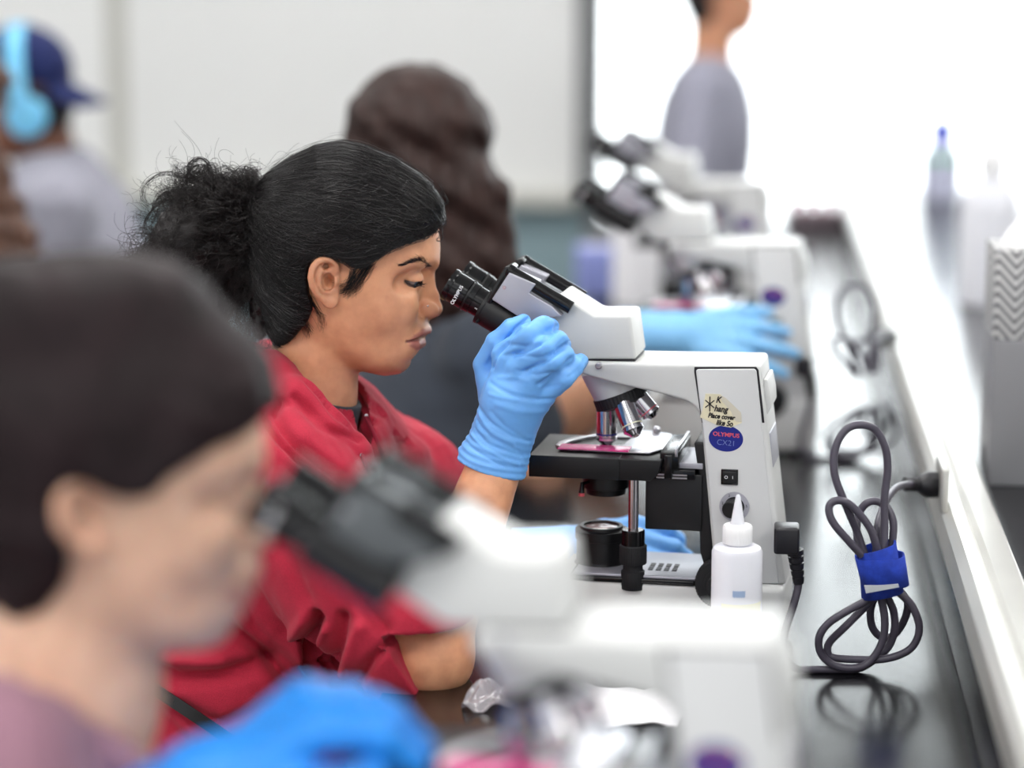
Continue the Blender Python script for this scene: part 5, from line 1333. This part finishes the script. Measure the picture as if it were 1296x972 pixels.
# ---- woman with long hair beyond the hoodie
Y3 = 3.40
HC = HeadPose(at(530, 212, Y3), R(76), R(-4), 1.0)
hipC = np.array([-.78, Y3, .68]); shC, shC2 = W3(622, 455, Y3 - .14), W3(500, 430, Y3 + .18)
elC, wrC = W3(690, 640, 3.26), W3(850, 690, 3.22); elC2, wrC2 = W3(700, 545, 3.42), W3(850, 424, 3.30)
EC = [(W3(555, 545, Y3), (.125, .195, .20), rotm(0, 10, 30)), (W3(500, 760, Y3), (.13, .17, .22), rotm(0, 8, 20)), (hipC, (.15, .18, .13), None)]
dC2 = A3((.97, -.05, .02)); hC2 = lambda P: hand(P, wrC2, dC2, (-.1, -.85, .45), .96, .2, 1, .14)
dC = A3((.95, -.1, 0)); hC = lambda P: hand(P, wrC, dC, (-.1, -.6, .8), 1.0, .5, 1)
legsC = legs_for(hipC, .10)
neckC = lambda P: chain(P, [HC.w(HH(415, 395)), HC.w(HH(398, 440)), W3(540, 400, Y3)], [.047, .046, .06], .02)
partsC = dict(torso=lambda P: smin(torso_fn(EC, -.012)(P), neckC(P), .03), arms=[([shC, elC, wrC], [.052, .044, .030]), ([shC2, elC2, wrC2], [.052, .044, .030])], legs=legsC)
lo, hi = (-1.08, 3.0, -.02), (.16, 3.85, 1.55)
M['skinC'] = skin('skin_warm', (228, 178, 146), .5)
PC, OC = make_person('woman with long wavy brown hair seen from behind in a charcoal shirt', (hipC[0], Y3, 0), HC, partsC, .0075, M['skinC'], srgb(232, 178, 146), lo, hi, (hC, hC2))
def shirtC(P):
    d = torso_fn(EC, .012)(P); d = smin(d, chain(P, [shC, shC * .55 + elC * .45], [.072, .066]), .03); return smin(d, chain(P, [shC2, shC2 * .5 + elC2 * .5], [.072, .062]), .03)
cloth('shirt', shirtC, (-1.05, 3.0, .55), (-.1, 3.85, 1.4), .008, M['charcoal'], PC, OC, .004, 40)
hcp = lambda a, b, y: W3(a, b, y)
def hairC(P):
    q = HC.loc(P); d = hair_shell(q) - .006
    L = [((529, 185, 3.41), (.106, .10, .112)), ((528, 262, 3.37), (.108, .08, .12)), ((588, 285, 3.36), (.066, .055, .090)), ((620, 322, 3.36), (.040, .042, .052)), ((545, 350, 3.34), (.095, .05, .085)), ((470, 310, 3.36), (.07, .055, .12))]
    for c_, r_ in L: d = smin(d, ell(P, W3(*c_), r_), .03)
    w_ = .0045 * np.sin(P[:, 2] * 62 + 9 * P[:, 0] + 1.5) + .003 * np.sin(P[:, 2] * 120 + P[:, 0] * 90) + .0025 * np.sin(P[:, 0] * 260 + P[:, 2] * 30)
    d = d - w_ * np.clip((1.43 - P[:, 2]) / .10, 0, 1)
    face = ell(P, HC.w(HH(545, 390)), (.05, .05, .09)); ear_ = ell(P, W3(634, 197, 3.36), (.018, .03, .024)); return smax(smax(d, -face, .01), -ear_, .004)
c_ = HC.w(np.zeros(3)); cloth('hair', hairC, c_ + np.array([-.2, -.2, -.28]), c_ + .19, .0055, M['hairC'], PC, OC, .002, 90)
for hh, w_, d_ in ((hC2, wrC2, dC2), (hC, wrC, dC)):
    g_ = (lambda hh, w_, d_: lambda P: smin(hh(P), cap(P, w_ - d_ * .07, w_, .036, .032), .01))(hh, w_, d_); c_ = w_ + d_ * .05
    cloth('glove', g_, c_ - .17, c_ + .17, .0045, M['nitrile3'], PC, OC, .001, 140)
legwear(PC, OC, legsC, hipC, (-1.08, 2.95, -.02), (-.25, 3.85, .9))
# ---- person in a cap and headphones at the other bench
YD = 4.7
HD = HeadPose(at(30, 130, YD), R(180 + 4), R(4), 1.0)
hipD = W3(130, 420, YD); hipD[2] = .66
shD, shD2 = W3(74, 268, YD - .16), W3(82, 255, YD + .17); elD, wrD = W3(60, 400, YD - .18), W3(-60, 380, YD - .1); elD2, wrD2 = W3(65, 390, YD + .2), W3(-60, 375, YD + .1)
ED = [(W3(88, 320, YD), (.13, .19, .20), rotm(0, -14, 0)), (W3(110, 420, YD), (.14, .17, .2), None), (hipD, (.15, .18, .13), None)]
legsD = legs_for(hipD, .10, kx=-.36)
partsD = dict(torso=lambda P: smin(torso_fn(ED, -.012)(P), chain(P, [HD.w(HH(415, 395)), HD.w(HH(398, 440)), W3(66, 230, YD)], [.05, .05, .06], .02), .03), arms=[([shD, elD, wrD], [.05, .04, .028]), ([shD2, elD2, wrD2], [.05, .04, .028])], legs=legsD)
hD = lambda P: hand(P, wrD, (-.95, .1, -.1), (-.1, -.3, .9), .95, .4, 1); hD2 = lambda P: hand(P, wrD2, (-.95, -.1, -.1), (-.1, -.3, .9), .95, .4, -1)
M['skinD'] = skin('skin_brown', (118, 78, 60), .5)
lo = hipD - np.array([.85, .45, .7]); hi = np.array([hipD[0] + .35, YD + .45, 1.65])
PD, OD = make_person('person in a backwards navy cap and grey hoodie wearing pale blue headphones', (hipD[0], YD, 0), HD, partsD, .009, M['skinD'], srgb(118, 78, 60), lo, hi, (hD, hD2), (.2, .07, .06))
def hoodD(P):
    d = torso_fn(ED, .018)(P)
    for a, b, c2 in ((shD, elD, wrD), (shD2, elD2, wrD2)): d = smin(d, chain(P, [a, b, c2 * .85 + b * .15], [.075, .062, .045], .02), .02)
    return smin(d, chain(P, [W3(100, 222, YD), W3(66, 232, YD - .08), W3(36, 250, YD)], [.05, .04, .03], .02), .03)
cloth('hoodie', hoodD, (hipD[0] - .75, YD - .42, .55), (hipD[0] + .35, YD + .42, 1.4), .010, M['greyhood'], PD, OD, .005, 40)
def capD(q):
    dome = ell(q, HH(436, 262, 0), (.102, .086, .092)); dome = smax(dome, (q - HH(440, 288)) @ A3((.18, 0, -1)), .004); dome = smax(dome, -ell(q, HH(436, 268, 0), (.097, .081, .085)), .002)
    a = HH(338, 290); r_ = q - a; x_ = -r_[:, 0]; z_ = r_[:, 2] + .62 * x_ + 6 * r_[:, 1] ** 2
    br = np.maximum(np.maximum(np.abs(z_) - .004, np.sqrt((x_ / .085) ** 2 + (r_[:, 1] / .078) ** 2) * .08 - .08), -x_ - .02)
    return smin(dome, br, .004)
c_ = HD.w(np.zeros(3)); cloth('cap', lambda P: capD(HD.loc(P)), c_ - .2, c_ + np.array([.27, .2, .2]), .0042, M['navy'], PD, OD, .0006, 60)
def hairD(P):
    q = HD.loc(P); return np.maximum(hair_shell(q), (q - HH(440, 300)) @ A3((-.1, 0, 1)))
cloth('hair', hairD, c_ - .18, c_ + .18, .005, M['hairF'], PD, OD, .001, 130)
M['hpblue'] = mat('pale_blue_plastic', (120, 200, 240), .35)
hp = empty('headphones', HD.o); tag(hp, 'pale blue over-ear headphones worn over a navy cap', 'headphones'); hp.rotation_euler = (0, 0, HD.rz)
def hl(px, py, yl): return Vector(HH(px, py, yl)) @ Matrix.Rotation(-HD.p, 3, 'Y') if False else Matrix.Rotation(HD.p, 3, 'Y') @ Vector(HH(px, py, yl))
for s in (-1, 1):
    e = lathe('ear_cup', M['hpblue'], [(0, .034), (.004, .040), (.022, .040), (.030, .032), (.032, .018)], hl(415, 356, s * .080), Matrix.Rotation(HD.p, 3, 'Y') @ Vector((0, s, 0)), hp)
    lathe('ear_pad', M['greyhood'], [(-.014, .030), (-.012, .037), (-.001, .038), (0, .030)], hl(415, 356, s * .080), Matrix.Rotation(HD.p, 3, 'Y') @ Vector((0, s, 0)), e)
bm = bmesh.new(); ctr = [hl(415 - (0 if abs(t) > 60 else 0), 356, 0) + (Matrix.Rotation(HD.p, 3, 'Y') @ Vector((.012 * math.cos(R(t)), .108 * math.sin(R(t)) * 1.0, .158 * math.cos(R(t))))) for t in range(-84, 85, 6)]
prev = None
for i, p in enumerate(ctr):
    o_ = (p - ctr[len(ctr) // 2] * 0 - hl(415, 356, 0)).normalized(); w2 = Matrix.Rotation(HD.p, 3, 'Y') @ Vector((.016, 0, 0))
    r4 = [bm.verts.new(p - w2), bm.verts.new(p + w2), bm.verts.new(p + w2 + o_ * .012), bm.verts.new(p - w2 + o_ * .012)]
    if prev:
        for k in range(4): bm.faces.new((prev[k], prev[(k + 1) % 4], r4[(k + 1) % 4], r4[k]))
    else: bm.faces.new(r4)
    prev = r4
bm.faces.new(prev); fin(bm, 'headband', M['hpblue'], hp)
# ---- person with long curly brown hair at the edge
YE = 3.95
HE = HeadPose(at(-75, 150, YE), R(40), 0, 1.0)
hipE = W3(-110, 640, YE); hipE[2] = .67
EE = [(W3(-70, 480, YE), (.125, .185, .2), rotm(0, 8, 0)), ((hipE + W3(-70, 480, YE)) / 2, (.13, .16, .2), None), (hipE, (.15, .18, .13), None)]
shE, shE2 = W3(-60, 420, YE - .15), W3(-60, 410, YE + .15); elE, wrE = W3(-60, 620, YE - .16), W3(60, 640, YE - .1); elE2, wrE2 = W3(-50, 610, YE + .16), W3(70, 620, YE + .1)
legsE = legs_for(hipE, .10, kx=.3)
hE = lambda P: hand(P, wrE, (.95, .1, -.1), (-.1, -.3, .9), .95, .4, 1); hE2 = lambda P: hand(P, wrE2, (.95, -.1, -.1), (-.1, -.3, .9), .95, .4, -1)
partsE = dict(torso=lambda P: smin(torso_fn(EE, -.012)(P), chain(P, [HE.w(HH(415, 395)), HE.w(HH(398, 440)), W3(-70, 400, YE)], [.047, .046, .06], .02), .03), arms=[([shE, elE, wrE], [.05, .04, .028]), ([shE2, elE2, wrE2], [.05, .04, .028])], legs=legsE)
lo = hipE - np.array([.35, .42, .7]); hi = np.array([hipE[0] + .65, YE + .42, 1.6])
PE, OE = make_person('person at the picture edge with long curly brown hair', (hipE[0], YE, 0), HE, partsE, .010, M['skinC'], srgb(226, 180, 150), lo, hi, (hE, hE2))
cloth('shirt', lambda P: smin(torso_fn(EE, .014)(P), np.minimum(chain(P, [shE, elE], [.07, .06]), chain(P, [shE2, elE2], [.07, .06])), .03), hipE - np.array([.3, .4, .15]), np.array([hipE[0] + .4, YE + .4, 1.4]), .012, M['greyhood'], PE, OE, .004, 40)
def hairE(P):
    q = HE.loc(P); d = hair_shell(q) - .012
    for c_, r_ in (((-38, 258, YE - .04), (.075, .09, .12)), ((-8, 322, YE - .04), (.072, .08, .09)), ((-100, 300, YE), (.08, .1, .16))): d = smin(d, ell(P, W3(*c_), r_), .03)
    return d - .010 * fnoise(P, 90, 3) - .004 * fnoise(P, 240, 5)
c_ = HE.w(np.zeros(3)); cloth('hair', hairE, c_ + np.array([-.25, -.22, -.34]), c_ + .22, .007, M['hairE'], PE, OE, .0)
legwear(PE, OE, legsE, hipE, hipE - np.array([.35, .4, .7]), hipE + np.array([.6, .4, .2]))
legwear(PD, OD, legsD, hipD, hipD - np.array([.7, .4, .7]), hipD + np.array([.35, .4, .2]))
# ---- standing person in front of the bright window
YF = 6.1
HFp = HeadPose(at(914, -6, YF), R(4), R(-8), 1.0)
hipF = W3(885, 330, YF); EF = [(W3(893, 165, YF), (.115, .185, .19), rotm(0, 2, 0)), (W3(888, 250, YF), (.11, .155, .2), None), (hipF, (.13, .17, .14), None)]
shF, shF2 = W3(884, 112, YF - .17), W3(900, 110, YF + .17); elF, wrF = W3(872, 250, YF - .22), W3(905, 340, YF - .2); elF2, wrF2 = W3(890, 250, YF + .22), W3(915, 340, YF + .2)
hF = lambda P: hand(P, wrF, (.3, 0, -.95), (0, -1, 0), .95, .3, 1); hF2 = lambda P: hand(P, wrF2, (.3, 0, -.95), (0, 1, 0), .95, .3, 1)
legsF = legs_for(hipF, .1, st=True); legsF = [(p + [p[-1] * np.array([1, 1, 0]) + np.array([.12, 0, .04])], r_ + [.035]) for p, r_ in legsF]
legsF = [([a, b, c2 * np.array([1, 1, 0]) + np.array([0, 0, .09]), d_], r_) for (a, b, c2, d_), r_ in legsF]
partsF = dict(torso=lambda P: smin(torso_fn(EF, -.012)(P), chain(P, [HFp.w(HH(415, 395)), HFp.w(HH(398, 440)), W3(900, 95, YF)], [.05, .05, .055], .02), .03), arms=[([shF, elF, wrF], [.05, .04, .028]), ([shF2, elF2, wrF2], [.05, .04, .028])], legs=legsF)
lo = np.array([hipF[0] - .3, YF - .4, -.02]); hi = np.array([hipF[0] + .4, YF + .4, 1.85])
PF, OF = make_person('person in a grey shirt standing before the bright window', (hipF[0], YF, 0), HFp, partsF, .010, skin('skin_tan', (206, 150, 118), .5), srgb(206, 150, 118), lo, hi, (hF, hF2))
cloth('shirt', lambda P: smin(torso_fn(EF, .012)(P), np.minimum(chain(P, [shF, elF], [.068, .056]), chain(P, [shF2, elF2], [.068, .056])), .03), np.array([hipF[0] - .3, YF - .36, .85]), np.array([hipF[0] + .35, YF + .36, 1.6]), .010, M['greyshirt'], PF, OF, .004, 40)
c_ = HFp.w(np.zeros(3)); cloth('hair', lambda P: hair_shell(HFp.loc(P)) - .003, c_ - .18, c_ + .18, .006, M['hairF'], PF, OF, .001, 130)
legwear(PF, OF, legsF, hipF, lo, np.array([hipF[0] + .4, YF + .4, 1.15]))
